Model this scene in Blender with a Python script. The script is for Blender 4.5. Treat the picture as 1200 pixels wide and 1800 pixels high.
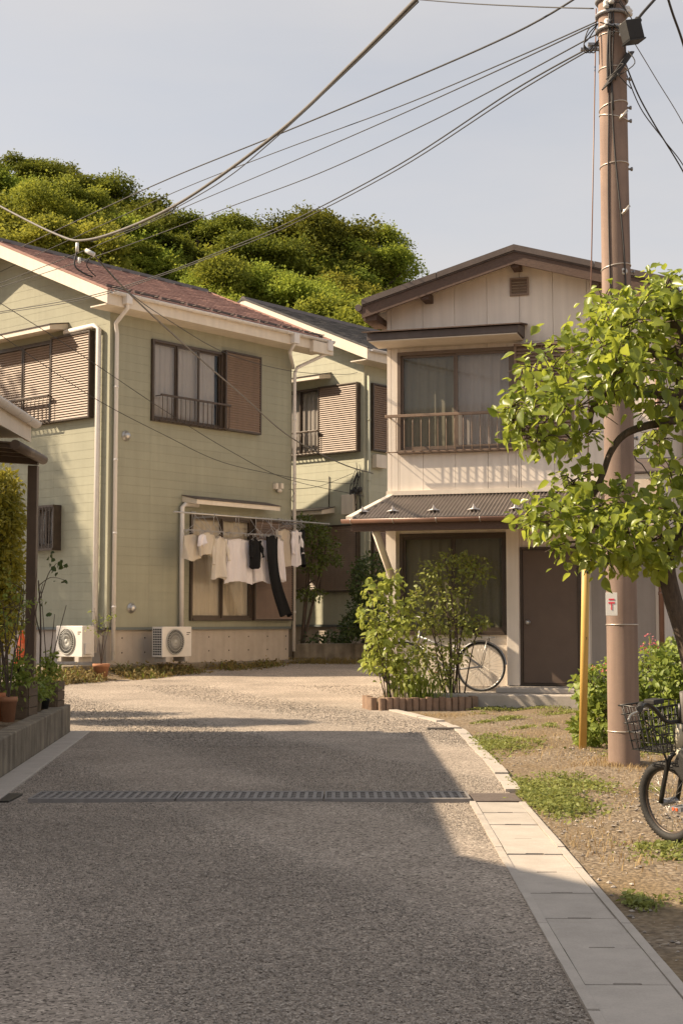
import bpy, bmesh, math, random
import numpy as np
from mathutils import Vector, Matrix
R = math.radians
random.seed(7); rng = np.random.default_rng(7)
for _o in list(bpy.data.objects): bpy.data.objects.remove(_o)
scene = bpy.context.scene
COL = scene.collection

# ------------------------------------------------------------------ camera
CAM_H = 1.15
cam_d = bpy.data.cameras.new('camera'); cam = bpy.data.objects.new('camera', cam_d); COL.objects.link(cam)
cam.location = (0, 0, CAM_H)
PITCH = math.atan(190 / 2500)
cam.rotation_euler = (R(90) + PITCH, 0, 0)
cam_d.sensor_fit = 'VERTICAL'; cam_d.sensor_height = 36; cam_d.sensor_width = 24; cam_d.lens = 50
cam_d.clip_start = 0.05; cam_d.clip_end = 2000
scene.camera = cam
scene.render.resolution_x, scene.render.resolution_y = 682, 1024

# ------------------------------------------------------------------ sun and sky
SUN_EL, SUN_AZ = R(39), R(-2)          # elevation; degrees the sun stands behind the camera's left
sun_dir = Vector((-math.cos(SUN_EL) * math.cos(SUN_AZ), -math.cos(SUN_EL) * math.sin(SUN_AZ), math.sin(SUN_EL)))
sl = bpy.data.lights.new('sun', 'SUN'); sl.energy = 5.0; sl.angle = R(0.55); sl.color = (1.0, 0.81, 0.58)
so = bpy.data.objects.new('sun', sl); COL.objects.link(so)
so.rotation_euler = (-sun_dir).to_track_quat('-Z', 'Y').to_euler()
world = bpy.data.worlds.new('World'); scene.world = world; world.use_nodes = True
wn, wl = world.node_tree.nodes, world.node_tree.links
wn.clear()
w_out = wn.new('ShaderNodeOutputWorld'); w_bg = wn.new('ShaderNodeBackground'); w_bg.inputs['Strength'].default_value = 0.096
sky = wn.new('ShaderNodeTexSky'); sky.sky_type = 'NISHITA'; sky.sun_disc = False
sky.sun_elevation = SUN_EL; sky.sun_rotation = math.atan2(sun_dir.x, sun_dir.y)
sky.air_density = 1.0; sky.dust_density = 3.0; sky.ozone_density = 1.5; sky.altitude = 0
hs = wn.new('ShaderNodeHueSaturation'); hs.inputs['Saturation'].default_value = 0.45; hs.inputs['Value'].default_value = 1.0
wl.new(sky.outputs[0], hs.inputs['Color'])
tc = wn.new('ShaderNodeTexCoord'); mp = wn.new('ShaderNodeMapping'); mp.inputs['Scale'].default_value = (1.2, 1.2, 5.0); mp.inputs['Rotation'].default_value = (0.0, R(12), 0.4)
wl.new(tc.outputs['Generated'], mp.inputs['Vector'])
nz = wn.new('ShaderNodeTexNoise'); nz.inputs['Scale'].default_value = 1.35; nz.inputs['Detail'].default_value = 7; nz.inputs['Roughness'].default_value = 0.55
wl.new(mp.outputs[0], nz.inputs['Vector'])
cr = wn.new('ShaderNodeMapRange'); cr.inputs['From Min'].default_value = 0.35; cr.inputs['From Max'].default_value = 0.75; cr.inputs['To Max'].default_value = 0.92; cr.inputs['To Min'].default_value = 0.35
wl.new(nz.outputs['Fac'], cr.inputs['Value'])
mx = wn.new('ShaderNodeMix'); mx.data_type = 'RGBA'
mx.inputs['B'].default_value = (4.05, 3.9, 3.85, 1)
wl.new(cr.outputs[0], mx.inputs['Factor']); wl.new(hs.outputs[0], mx.inputs['A'])
wl.new(mx.outputs['Result'], w_bg.inputs['Color']); wl.new(w_bg.outputs[0], w_out.inputs['Surface'])
scene.view_settings.view_transform = 'Standard'; scene.view_settings.look = 'None'
scene.view_settings.exposure = 0.92; scene.view_settings.gamma = 1.0
scene.view_settings.use_curve_mapping = False
scene.render.engine = 'CYCLES'
scene.cycles.max_bounces = 8; scene.cycles.transparent_max_bounces = 12

# ------------------------------------------------------------------ helpers
def tag(o, label=None, cat=None, group=None, kind=None):
    if label: o['label'] = label
    if cat: o['category'] = cat
    if group: o['group'] = group
    if kind: o['kind'] = kind
    return o
def thing(name, loc, label, cat, rz=0, group=None):
    o = bpy.data.objects.new(name, None); COL.objects.link(o); o.empty_display_size = .1
    o.location = loc; o.rotation_euler = (0, 0, rz)
    return tag(o, label, cat, group)
def link(name, me, parent=None, loc=None, rot=None, scale=None):
    o = bpy.data.objects.new(name, me); COL.objects.link(o)
    if parent is not None: o.parent = parent
    if loc is not None: o.location = loc
    if rot is not None: o.rotation_euler = rot
    if scale is not None: o.scale = scale
    return o
class MB:
    def __init__(s): s.v = []; s.f = []; s.sm = []
    def add(s, vs, fs, sm=False):
        n = len(s.v); s.v += [tuple(v) for v in vs]
        for f in fs: s.f.append(tuple(i + n for i in f)); s.sm.append(sm)
        return s
    def box(s, x0, y0, z0, x1, y1, z1):
        v = [(x0,y0,z0),(x1,y0,z0),(x1,y1,z0),(x0,y1,z0),(x0,y0,z1),(x1,y0,z1),(x1,y1,z1),(x0,y1,z1)]
        return s.add(v, [(0,3,2,1),(4,5,6,7),(0,1,5,4),(1,2,6,5),(2,3,7,6),(3,0,4,7)])
    def prism(s, poly, d, off):          # poly: 3-D points of one face (ccw seen from -d side); extruded by vector d
        n = len(poly); d = Vector(d); p = [Vector(q) + Vector(off) for q in poly]
        v = p + [q + d for q in p]
        return s.add(v, [tuple(range(n - 1, -1, -1)), tuple(range(n, 2 * n))] + [(i, (i + 1) % n, n + (i + 1) % n, n + i) for i in range(n)])
    def tube(s, pts, r, n=8, cap=True, closed=False):
        pts = [Vector(p) for p in pts]; m = len(pts)
        rs = r if hasattr(r, '__len__') else [r] * m
        vs = []; prev = None
        for i, p in enumerate(pts):
            if closed: t = pts[(i + 1) % m] - pts[(i - 1) % m]
            else: t = pts[min(i + 1, m - 1)] - pts[max(i - 1, 0)]
            t = t.normalized() if t.length > 1e-9 else Vector((0, 0, 1))
            if prev is None:
                a = Vector((0, 0, 1)) if abs(t.z) < .9 else Vector((1, 0, 0)); u = t.cross(a).normalized()
            else:
                u = prev - t * prev.dot(t); u = u.normalized() if u.length > 1e-6 else t.orthogonal().normalized()
            prev = u; w = t.cross(u)
            for k in range(n):
                a = 2 * math.pi * k / n; vs.append(p + (u * math.cos(a) + w * math.sin(a)) * rs[i])
        fs = []
        for i in range(m if closed else m - 1):
            j = (i + 1) % m
            for k in range(n): fs.append((i*n+k, i*n+(k+1)%n, j*n+(k+1)%n, j*n+k))
        b = len(s.v); s.add(vs, fs, True)
        if cap and not closed:
            s.f.append(tuple(b + k for k in range(n - 1, -1, -1))); s.sm.append(False)
            s.f.append(tuple(b + (m - 1) * n + k for k in range(n))); s.sm.append(False)
        return s
    def lathe(s, prof, n=16, c=(0, 0, 0), axis='z'):     # prof: (r, h)
        vs = []
        for r, h in prof:
            for k in range(n):
                a = 2 * math.pi * k / n; x, y = r * math.cos(a), r * math.sin(a)
                p = (x, y, h) if axis == 'z' else ((x, -h, y) if axis == 'y' else (h, x, y))
                vs.append((p[0] + c[0], p[1] + c[1], p[2] + c[2]))
        fs = []
        for i in range(len(prof) - 1):
            for k in range(n): fs.append((i*n+k, i*n+(k+1)%n, (i+1)*n+(k+1)%n, (i+1)*n+k))
        return s.add(vs, fs, True)
    def mesh(s, name, m=None):
        me = bpy.data.meshes.new(name); me.from_pydata(s.v, [], s.f)
        me.polygons.foreach_set('use_smooth', s.sm)
        if m: me.materials.append(m)
        me.update(); return me
    def build(s, name, m, parent=None, loc=None, rot=None, bevel=0):
        o = link(name, s.mesh(name, m), parent, loc, rot)
        if bevel:
            b = o.modifiers.new('bevel', 'BEVEL'); b.width = bevel; b.segments = 2; b.limit_method = 'ANGLE'
        return o
def smooth_pts(pts, n=6, closed=False):
    P = [Vector(p) for p in pts]; out = []; m = len(P)
    rngk = range(m) if closed else range(m - 1)
    for i in rngk:
        if closed: a, b, c, d = P[(i-1) % m], P[i], P[(i+1) % m], P[(i+2) % m]
        else: a, b, c, d = P[max(i-1, 0)], P[i], P[i+1], P[min(i+2, m-1)]
        for k in range(n):
            t = k / n
            out.append(.5 * ((2*b) + (c-a)*t + (2*a-5*b+4*c-d)*t*t + (3*b-a-3*c+d)*t**3))
    if not closed: out.append(P[-1])
    return out
def ray(px, py):
    u = (px - 600) / 2500; v = (900 - py) / 2500
    return Vector((u, math.cos(PITCH) - v * math.sin(PITCH), math.sin(PITCH) + v * math.cos(PITCH)))
def at(px, py, Y):
    d = ray(px, py); return Vector((0, 0, CAM_H)) + d * (Y / d.y)
def gnd(px, py, z=0):
    d = ray(px, py); return Vector((0, 0, CAM_H)) + d * ((z - CAM_H) / d.z)

# ------------------------------------------------------------------ materials
def nodes_of(m): return m.node_tree.nodes, m.node_tree.links
def M(name, c1, c2=None, scale=6, rough=.7, bump=0, bscale=60, metal=0, streak=0, rnd=0, island=False, spec=.4, stretch=None, fine=0):
    m = bpy.data.materials.new(name); m.use_nodes = True; n, l = nodes_of(m)
    b = n['Principled BSDF']; b.inputs['Roughness'].default_value = rough; b.inputs['Metallic'].default_value = metal
    b.inputs['Specular IOR Level'].default_value = spec
    g = n.new('ShaderNodeNewGeometry'); pos = g.outputs['Position']
    if stretch:
        mpn = n.new('ShaderNodeMapping'); mpn.inputs['Scale'].default_value = stretch; l.new(pos, mpn.inputs['Vector']); spos = mpn.outputs[0]
    else: spos = pos
    c2 = c2 or tuple(x * .82 for x in c1)
    t = n.new('ShaderNodeTexNoise'); t.inputs['Scale'].default_value = scale; t.inputs['Detail'].default_value = 8; t.inputs['Roughness'].default_value = .65
    l.new(spos, t.inputs['Vector'])
    mr = n.new('ShaderNodeMapRange'); mr.inputs['From Min'].default_value = .3; mr.inputs['From Max'].default_value = .7; l.new(t.outputs['Fac'], mr.inputs['Value'])
    mix = n.new('ShaderNodeMix'); mix.data_type = 'RGBA'; mix.inputs['A'].default_value = (*c1, 1); mix.inputs['B'].default_value = (*c2, 1)
    l.new(mr.outputs[0], mix.inputs['Factor']); col = mix.outputs['Result']
    def mul(col, facsock, lo, hi):
        q = n.new('ShaderNodeMapRange'); q.inputs['From Min'].default_value = .25; q.inputs['From Max'].default_value = .75
        q.inputs['To Min'].default_value = lo; q.inputs['To Max'].default_value = hi; l.new(facsock, q.inputs['Value'])
        mm = n.new('ShaderNodeMix'); mm.data_type = 'RGBA'; mm.blend_type = 'MULTIPLY'; mm.inputs['Factor'].default_value = 1
        l.new(col, mm.inputs['A']); l.new(q.outputs[0], mm.inputs['B']); return mm.outputs['Result']
    if streak:
        ms = n.new('ShaderNodeMapping'); ms.inputs['Scale'].default_value = (9, 9, .55); l.new(pos, ms.inputs['Vector'])
        ts = n.new('ShaderNodeTexNoise'); ts.inputs['Scale'].default_value = 1.0; ts.inputs['Detail'].default_value = 6; l.new(ms.outputs[0], ts.inputs['Vector'])
        col = mul(col, ts.outputs['Fac'], 1 - streak, 1 + streak * .3)
    if fine:
        tf = n.new('ShaderNodeTexNoise'); tf.inputs['Scale'].default_value = 140; tf.inputs['Detail'].default_value = 3; l.new(pos, tf.inputs['Vector'])
        col = mul(col, tf.outputs['Fac'], 1 - fine, 1 + fine)
    if rnd:
        src = g.outputs['Random Per Island'] if island else n.new('ShaderNodeObjectInfo').outputs['Random']
        q = n.new('ShaderNodeMapRange'); q.inputs['To Min'].default_value = 1 - rnd; q.inputs['To Max'].default_value = 1 + rnd; l.new(src, q.inputs['Value'])
        mm = n.new('ShaderNodeMix'); mm.data_type = 'RGBA'; mm.blend_type = 'MULTIPLY'; mm.inputs['Factor'].default_value = 1
        l.new(col, mm.inputs['A']); l.new(q.outputs[0], mm.inputs['B']); col = mm.outputs['Result']
    l.new(col, b.inputs['Base Color'])
    if bump:
        tb = n.new('ShaderNodeTexNoise'); tb.inputs['Scale'].default_value = bscale; tb.inputs['Detail'].default_value = 5; l.new(spos, tb.inputs['Vector'])
        bp = n.new('ShaderNodeBump'); bp.inputs['Strength'].default_value = bump; bp.inputs['Distance'].default_value = .01
        l.new(tb.outputs['Fac'], bp.inputs['Height']); l.new(bp.outputs[0], b.inputs['Normal'])
    return m
def leafmat(name, c1, c2, trans=.35, rough=.5, island=True, spec=.35, rw=1.0, obj=0):
    m = bpy.data.materials.new(name); m.use_nodes = True; n, l = nodes_of(m)
    b = n['Principled BSDF']; b.inputs['Roughness'].default_value = rough; b.inputs['Specular IOR Level'].default_value = spec
    g = n.new('ShaderNodeNewGeometry')
    src = g.outputs['Random Per Island'] if island else n.new('ShaderNodeObjectInfo').outputs['Random']
    t = n.new('ShaderNodeTexNoise'); t.inputs['Scale'].default_value = .9; t.inputs['Detail'].default_value = 3; l.new(g.outputs['Position'], t.inputs['Vector'])
    ad = n.new('ShaderNodeMath'); ad.operation = 'MULTIPLY_ADD'; l.new(src, ad.inputs[0]); ad.inputs[1].default_value = rw; l.new(t.outputs['Fac'], ad.inputs[2])
    mr = n.new('ShaderNodeMapRange'); mr.inputs['From Min'].default_value = .25; mr.inputs['From Max'].default_value = .25 + rw if rw == 1 else .65 + rw * .7; l.new(ad.outputs[0], mr.inputs['Value'])
    mix = n.new('ShaderNodeMix'); mix.data_type = 'RGBA'; mix.inputs['A'].default_value = (*c1, 1); mix.inputs['B'].default_value = (*c2, 1); l.new(mr.outputs[0], mix.inputs['Factor'])
    if obj:
        oi = n.new('ShaderNodeObjectInfo'); hq = n.new('ShaderNodeHueSaturation'); h1 = n.new('ShaderNodeMapRange'); h1.inputs['To Min'].default_value = .485; h1.inputs['To Max'].default_value = .515; l.new(oi.outputs['Random'], h1.inputs['Value']); l.new(h1.outputs[0], hq.inputs['Hue'])
        v1 = n.new('ShaderNodeMapRange'); v1.inputs['To Min'].default_value = 1 - obj; v1.inputs['To Max'].default_value = 1 + obj; l.new(oi.outputs['Random'], v1.inputs['Value']); l.new(v1.outputs[0], hq.inputs['Value'])
        l.new(mix.outputs['Result'], hq.inputs['Color']); mix_out = hq.outputs[0]
    else: mix_out = mix.outputs['Result']
    l.new(mix_out, b.inputs['Base Color'])
    tr = n.new('ShaderNodeBsdfTranslucent')
    hsv = n.new('ShaderNodeHueSaturation'); hsv.inputs['Value'].default_value = 1.7; hsv.inputs['Hue'].default_value = .485; l.new(mix_out, hsv.inputs['Color']); l.new(hsv.outputs[0], tr.inputs['Color'])
    ms = n.new('ShaderNodeMixShader'); ms.inputs[0].default_value = trans
    l.new(b.outputs[0], ms.inputs[1]); l.new(tr.outputs[0], ms.inputs[2]); l.new(ms.outputs[0], n['Material Output'].inputs['Surface'])
    return m
def glassmat(name, tint=(.75, .8, .78), refl=.06, rough=.03):
    m = bpy.data.materials.new(name); m.use_nodes = True; n, l = nodes_of(m); n.remove(n['Principled BSDF'])
    tr = n.new('ShaderNodeBsdfTransparent'); tr.inputs[0].default_value = (*tint, 1)
    gl = n.new('ShaderNodeBsdfGlossy'); gl.inputs['Roughness'].default_value = rough
    g = n.new('ShaderNodeNewGeometry'); dt = n.new('ShaderNodeVectorMath'); dt.operation = 'DOT_PRODUCT'; l.new(g.outputs['Normal'], dt.inputs[0]); l.new(g.outputs['Incoming'], dt.inputs[1])
    ab = n.new('ShaderNodeMath'); ab.operation = 'ABSOLUTE'; l.new(dt.outputs['Value'], ab.inputs[0])
    om = n.new('ShaderNodeMath'); om.operation = 'SUBTRACT'; om.inputs[0].default_value = 1; l.new(ab.outputs[0], om.inputs[1])
    pw = n.new('ShaderNodeMath'); pw.operation = 'POWER'; pw.inputs[1].default_value = 5; l.new(om.outputs[0], pw.inputs[0])
    ad = n.new('ShaderNodeMath'); ad.operation = 'ADD'; ad.inputs[1].default_value = refl; ad.use_clamp = True; l.new(pw.outputs[0], ad.inputs[0])
    ms = n.new('ShaderNodeMixShader'); l.new(ad.outputs[0], ms.inputs[0]); l.new(tr.outputs[0], ms.inputs[1]); l.new(gl.outputs[0], ms.inputs[2])
    l.new(ms.outputs[0], n['Material Output'].inputs['Surface']); return m
def clothmat(name, c, trans=.3):
    m = M(name, c, tuple(x * .93 for x in c), 14, .9, .25, 300, spec=.1); n, l = nodes_of(m)
    tr = n.new('ShaderNodeBsdfTranslucent'); tr.inputs[0].default_value = (*c, 1)
    ms = n.new('ShaderNodeMixShader'); ms.inputs[0].default_value = trans
    l.new(n['Principled BSDF'].outputs[0], ms.inputs[1]); l.new(tr.outputs[0], ms.inputs[2]); l.new(ms.outputs[0], n['Material Output'].inputs['Surface']); return m
def stonemat(name, cols, vscale, big, bump=.6, patch=None):
    """granular ground: voronoi cells with their own tone, soft large patches"""
    m = bpy.data.materials.new(name); m.use_nodes = True; n, l = nodes_of(m); b = n['Principled BSDF']
    b.inputs['Roughness'].default_value = .95; b.inputs['Specular IOR Level'].default_value = .15
    g = n.new('ShaderNodeNewGeometry'); pos = g.outputs['Position']
    dn = n.new('ShaderNodeTexNoise'); dn.inputs['Scale'].default_value = vscale * .5; l.new(pos, dn.inputs['Vector'])
    va = n.new('ShaderNodeVectorMath'); va.operation = 'MULTIPLY_ADD'; l.new(dn.outputs['Color'], va.inputs[0]); va.inputs[1].default_value = (1.2 / vscale,) * 3; l.new(pos, va.inputs[2])
    v = n.new('ShaderNodeTexVoronoi'); v.inputs['Scale'].default_value = vscale; l.new(va.outputs[0], v.inputs['Vector'])
    sp = n.new('ShaderNodeSeparateColor'); l.new(v.outputs['Color'], sp.inputs[0])
    ramp = n.new('ShaderNodeValToRGB'); e = ramp.color_ramp.elements
    e[0].position = 0; e[0].color = (*cols[0], 1); e[1].position = 1; e[1].color = (*cols[-1], 1)
    for i, c in enumerate(cols[1:-1]): q = e.new((i + 1) / (len(cols) - 1)); q.color = (*c, 1)
    l.new(sp.outputs[0], ramp.inputs[0]); col = ramp.outputs[0]
    t = n.new('ShaderNodeTexNoise'); t.inputs['Scale'].default_value = big; t.inputs['Detail'].default_value = 7; t.inputs['Roughness'].default_value = .6; l.new(pos, t.inputs['Vector'])
    q = n.new('ShaderNodeMapRange'); q.inputs['From Min'].default_value = .3; q.inputs['From Max'].default_value = .7
    l.new(t.outputs['Fac'], q.inputs['Value'])
    if patch:
        q.inputs['From Min'].default_value = .42; q.inputs['From Max'].default_value = .6
        mm = n.new('ShaderNodeMix'); mm.data_type = 'RGBA'; l.new(q.outputs[0], mm.inputs['Factor']); l.new(col, mm.inputs['A']); mm.inputs['B'].default_value = (*patch, 1)
        t2 = n.new('ShaderNodeTexNoise'); t2.inputs['Scale'].default_value = 35; t2.inputs['Detail'].default_value = 6; l.new(pos, t2.inputs['Vector'])
        q2 = n.new('ShaderNodeMapRange'); q2.inputs['From Min'].default_value = .25; q2.inputs['From Max'].default_value = .75; q2.inputs['To Min'].default_value = .6; q2.inputs['To Max'].default_value = 1.35; l.new(t2.outputs['Fac'], q2.inputs['Value'])
        m2 = n.new('ShaderNodeMix'); m2.data_type = 'RGBA'; m2.blend_type = 'MULTIPLY'; m2.inputs['Factor'].default_value = 1; l.new(mm.outputs['Result'], m2.inputs['A']); l.new(q2.outputs[0], m2.inputs['B']); mm = m2
    else:
        q.inputs['To Min'].default_value = .74; q.inputs['To Max'].default_value = 1.12
        mm = n.new('ShaderNodeMix'); mm.data_type = 'RGBA'; mm.blend_type = 'MULTIPLY'; mm.inputs['Factor'].default_value = 1
        l.new(col, mm.inputs['A']); l.new(q.outputs[0], mm.inputs['B'])
    l.new(mm.outputs['Result'], b.inputs['Base Color'])
    bp = n.new('ShaderNodeBump'); bp.inputs['Strength'].default_value = bump; bp.inputs['Distance'].default_value = .012; bp.invert = True
    l.new(v.outputs['Distance'], bp.inputs['Height']); l.new(bp.outputs[0], b.inputs['Normal'])
    return m

m_gravel = stonemat('gravel', [(.075,.062,.051), (.26,.22,.183), (.375,.32,.267), (.29,.245,.204), (.56,.48,.40)], 100, .9, bump=.1)
m_stone = M('pebble', (.40,.35,.30), (.20,.175,.15), 30, .9, .2, 80, rnd=.4, island=True, spec=.2)
m_soil = stonemat('yard_soil', [(.12,.09,.065), (.22,.175,.125), (.18,.135,.09), (.30,.25,.19)], 48, .9, patch=(.19, .14, .085))
m_terr = M('far_ground', (.10,.12,.05), (.16,.13,.08), .8, .95)
m_conc = M('concrete', (.46,.41,.36), (.38,.34,.295), 5, .9, .25, 90, streak=.1, fine=.07, rnd=.05)
m_concw = M('wall_concrete', (.32,.27,.20), (.14,.115,.085), 3, .92, .4, 60, streak=.5)
m_found = M('foundation_render', (.50,.43,.36), (.42,.36,.30), 3.5, .9, .15, 70, streak=.12)
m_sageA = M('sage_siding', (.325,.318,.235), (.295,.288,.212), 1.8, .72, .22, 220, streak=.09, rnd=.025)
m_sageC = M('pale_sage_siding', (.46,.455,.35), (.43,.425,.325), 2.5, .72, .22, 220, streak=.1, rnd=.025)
m_cream = M('cream_paint', (.72,.64,.53), (.66,.58,.48), 5, .55, .05, 60, streak=.1)
m_white = M('white_plastic', (.74,.70,.66), (.68,.63,.58), 8, .45, streak=.08)
m_panel = M('beige_panel', (.80,.715,.62), (.75,.665,.57), 1.8, .7, .2, 260, streak=.16, rnd=.02)
m_brownf = M('bronze_frame', (.085,.062,.045), (.06,.043,.032), 9, .4, metal=.2)
m_brown = M('brown_shutter', (.26,.18,.125), (.22,.15,.105), 6, .5, streak=.15)
m_wood = M('dark_timber', (.15,.095,.07), (.075,.05,.04), 9, .8, .5, 40, stretch=(3, 3, 12))
m_roofred = M('red_brown_slate', (.33,.185,.15), (.25,.14,.112), 5, .8, .2, 60, rnd=.07, island=True)
m_roofgrey = M('charcoal_slate', (.085,.078,.076), (.055,.052,.05), 5, .8, .2, 60, rnd=.15, island=True)
m_roofbrown = M('brown_roof_metal', (.12,.092,.08), (.085,.065,.058), 5, .55, .1, 60, streak=.2)
m_corr = M('corrugated_sheet', (.17,.14,.12), (.115,.095,.082), 4, .5, .1, 60)
m_gutter = M('brown_gutter', (.24,.13,.09), (.17,.095,.07), 5, .4)
m_glass = glassmat('window_glass', (.84,.82,.79), .045); m_glassd = glassmat('dark_window_glass', (.74,.72,.67), .045)
m_curt = clothmat('net_curtain', (.72,.69,.68), .4)
m_curtg = clothmat('grey_green_curtain', (.36,.35,.28), .3)
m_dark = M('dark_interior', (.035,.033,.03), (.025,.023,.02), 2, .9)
m_black = M('black_rubber', (.022,.021,.02), (.03,.028,.026), 20, .7, .2, 120)
m_blackm = M('black_metal', (.025,.024,.023), (.035,.033,.03), 10, .35, metal=.3)
m_steel = M('steel', (.55,.53,.50), (.42,.40,.37), 12, .35, metal=.8)
m_galv = M('galvanised', (.36,.36,.37), (.27,.27,.28), 14, .5, metal=.5)
m_pole = M('pole_concrete', (.32,.228,.178), (.225,.16,.13), 2.2, .9, .12, 160, streak=.42, fine=.06)
m_cable = M('black_cable', (.03,.028,.027), (.05,.046,.043), 8, .6)
m_gcable = M('grey_cable', (.16,.145,.13), (.11,.10,.09), 8, .6)
m_yellow = M('yellow_guard', (.66,.44,.13), (.58,.37,.10), 5, .5, streak=.12)
m_terra = M('terracotta', (.40,.19,.10), (.30,.145,.08), 10, .9, .3, 60)
m_brick = M('edging_brick', (.31,.21,.145), (.21,.14,.10), 14, .92, .4, 70, rnd=.14)
m_planter = M('weathered_planter', (.18,.125,.08), (.11,.08,.055), 8, .9, .4, 40, stretch=(3, 3, 14))
m_bark = M('bark', (.13,.095,.07), (.06,.045,.035), 12, .95, .9, 35, stretch=(4, 4, 1.3))
m_orange = M('orange_plastic', (.75,.13,.03), (.66,.11,.03), 8, .5)
m_red = M('red_print', (.75,.06,.10), (.68,.05,.09), 8, .5)
m_plate = M('white_plate', (.78,.76,.73), (.70,.68,.64), 10, .5)
m_door = M('brown_door', (.135,.095,.07), (.115,.08,.06), 4, .55, .1, 120)
m_ac = M('ac_casing', (.66,.62,.57), (.60,.56,.51), 6, .5, streak=.06)
m_acg = M('ac_grille', (.42,.41,.38), (.36,.35,.32), 6, .5)
m_framec = M('cream_bike_frame', (.48,.44,.34), (.44,.40,.31), 6, .35)
# ================================================================== SETTING
def sstep(t): t = np.clip(t, 0, 1); return t * t * (3 - 2 * t)
def gh(x, y):
    x = np.asarray(x, float); y = np.asarray(y, float)
    h = .27 * sstep((y - 21) / 10.0)
    far = np.sqrt(x * x + (y - 15) ** 2)
    yard = sstep((x - 1.15) / .5) * sstep((22 - y) / 3)
    h = h + yard * (.02 * np.sin(x * 3.1 + y * 1.7) + .014 * np.sin(x * 7.3 - y * 5.1) + .012 * np.sin(y * 9.7 + x * 4) + .015)
    return np.where(far > 60, .27, h)
def gz(x, y): return float(gh(x, y))
def grid_mesh(name, X, Y, Z, m):
    ny, nx = X.shape; v = np.stack([X, Y, Z], -1).reshape(-1, 3)
    i = np.arange((ny - 1) * (nx - 1)); r, c = i // (nx - 1), i % (nx - 1); a = r * nx + c
    f = np.stack([a, a + 1, a + nx + 1, a + nx], -1)
    return np_mesh(name, v, f, m, True)
def np_mesh(name, v, f, m, smooth=False):
    me = bpy.data.meshes.new(name); k = f.shape[1]
    me.vertices.add(len(v)); me.vertices.foreach_set('co', np.ascontiguousarray(v, np.float32).ravel())
    me.loops.add(f.size); me.loops.foreach_set('vertex_index', np.ascontiguousarray(f, np.int32).ravel())
    me.polygons.add(len(f)); me.polygons.foreach_set('loop_start', np.arange(0, f.size, k, dtype=np.int32))
    me.polygons.foreach_set('loop_total', np.full(len(f), k, np.int32))
    me.polygons.foreach_set('use_smooth', np.full(len(f), smooth))
    me.materials.append(m); me.update(calc_edges=True); return me
xs = np.concatenate([[-600, -200, -80, -40, -24], np.arange(-16, 16.01, .2), [24, 40, 80, 200, 600]])
ys = np.concatenate([[-600, -150, -40, -12], np.arange(-4, 40.01, .2), [48, 60, 90, 150, 300, 700]])
GX, GY = np.meshgrid(xs, ys)
tag(link('ground', grid_mesh('ground', GX, GY, gh(GX, GY) - .006, m_soil)), kind='structure')
# gravel lane: a sheet just above the soil, bounded by the gutter, the kerb and the retaining wall
def lane_r(y): return np.interp(y, [-4, 4.16, 9.12, 9.5, 11.2, 13.2, 14.9, 16.15, 16.9, 18.2, 19.4, 24, 31], [.60, .745, .835, 1.12, 1.17, 1.2, 1.22, 1.1, .92, .63, .29, .9, 1.6])
def lane_l(y): return np.interp(y, [-4, 9, 10.2, 14.4, 15.0, 15.8, 32], [-1.9, -2.25, -2.33, -2.62, -3.1, -8.5, -9.5])
yy = np.concatenate([np.arange(-4, 10, .12), np.arange(10, 31.3, .15)]); uu = np.linspace(0, 1, 60)
YY = np.repeat(yy[:, None], 60, 1); LL = lane_l(yy)[:, None]; RR = lane_r(yy)[:, None] + (.02 * np.sin(yy * 9) + .015 * np.sin(yy * 23))[:, None] * (yy > 9.6)[:, None]
XX = LL + (RR - LL) * uu
tag(link('gravel_lane', grid_mesh('gravel_lane', XX, YY, gh(XX, YY) + .004 + .006 * np.sin(XX * 2.3 + YY), m_gravel)), kind='structure')
# loose stones
def stones(name, P, size, m):
    N = len(P); base = np.array([(1,0,0),(-1,0,0),(0,1,0),(0,-1,0),(0,0,1),(0,0,-1)], float)
    tri = np.array([(0,2,4),(2,1,4),(1,3,4),(3,0,4),(2,0,5),(1,2,5),(3,1,5),(0,3,5)])
    jit = 1 + rng.uniform(-.35, .35, (N, 6, 1)); V = base[None] * jit
    a = rng.uniform(0, 6.28, N); ca, sa = np.cos(a), np.sin(a)
    sc = np.stack([rng.uniform(.8, 1.3, N), rng.uniform(.6, 1.0, N), rng.uniform(.35, .7, N)], -1)
    V = V * sc[:, None, :] * size[:, None, None]
    X = V[..., 0] * ca[:, None] - V[..., 1] * sa[:, None]; Yv = V[..., 0] * sa[:, None] + V[..., 1] * ca[:, None]
    V = np.stack([X, Yv, V[..., 2]], -1) + P[:, None, :]
    F = (tri[None] + (np.arange(N) * 6)[:, None, None]).reshape(-1, 3)
    return np_mesh(name, V.reshape(-1, 3), F, m, False)
N = 150000
yv = 3.6 + 10 * rng.random(N) ** 1.9; xv = lane_l(yv) + (lane_r(yv) - lane_l(yv)) * rng.random(N)
ok = (np.abs(xv) < .26 * yv + .2) & ~((yv > 9.05) & (yv < 9.58)); xv, yv = xv[ok], yv[ok]
tag(link('gravel_stones', stones('gravel_stones', np.stack([xv, yv, gh(xv, yv) + .006], -1), rng.uniform(.002, .0052, len(xv)) * (1 + .03 * yv) , m_stone)), 'loose pale pebbles scattered over the gravel lane', 'gravel', kind='stuff')
N = 60000
yv = 13 + 11 * rng.random(N); xv = lane_l(yv) + (lane_r(yv) - lane_l(yv)) * rng.random(N); k = (np.abs(xv) < .26 * yv + .2); xv, yv = xv[k], yv[k]
tag(link('far_gravel_stones', stones('far_gravel_stones', np.stack([xv, yv, gh(xv, yv) + .004], -1), rng.uniform(.005, .013, len(xv)), m_stone)), 'loose pale pebbles on the sunlit far end of the lane', 'gravel', kind='stuff')
N = 7000
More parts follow.
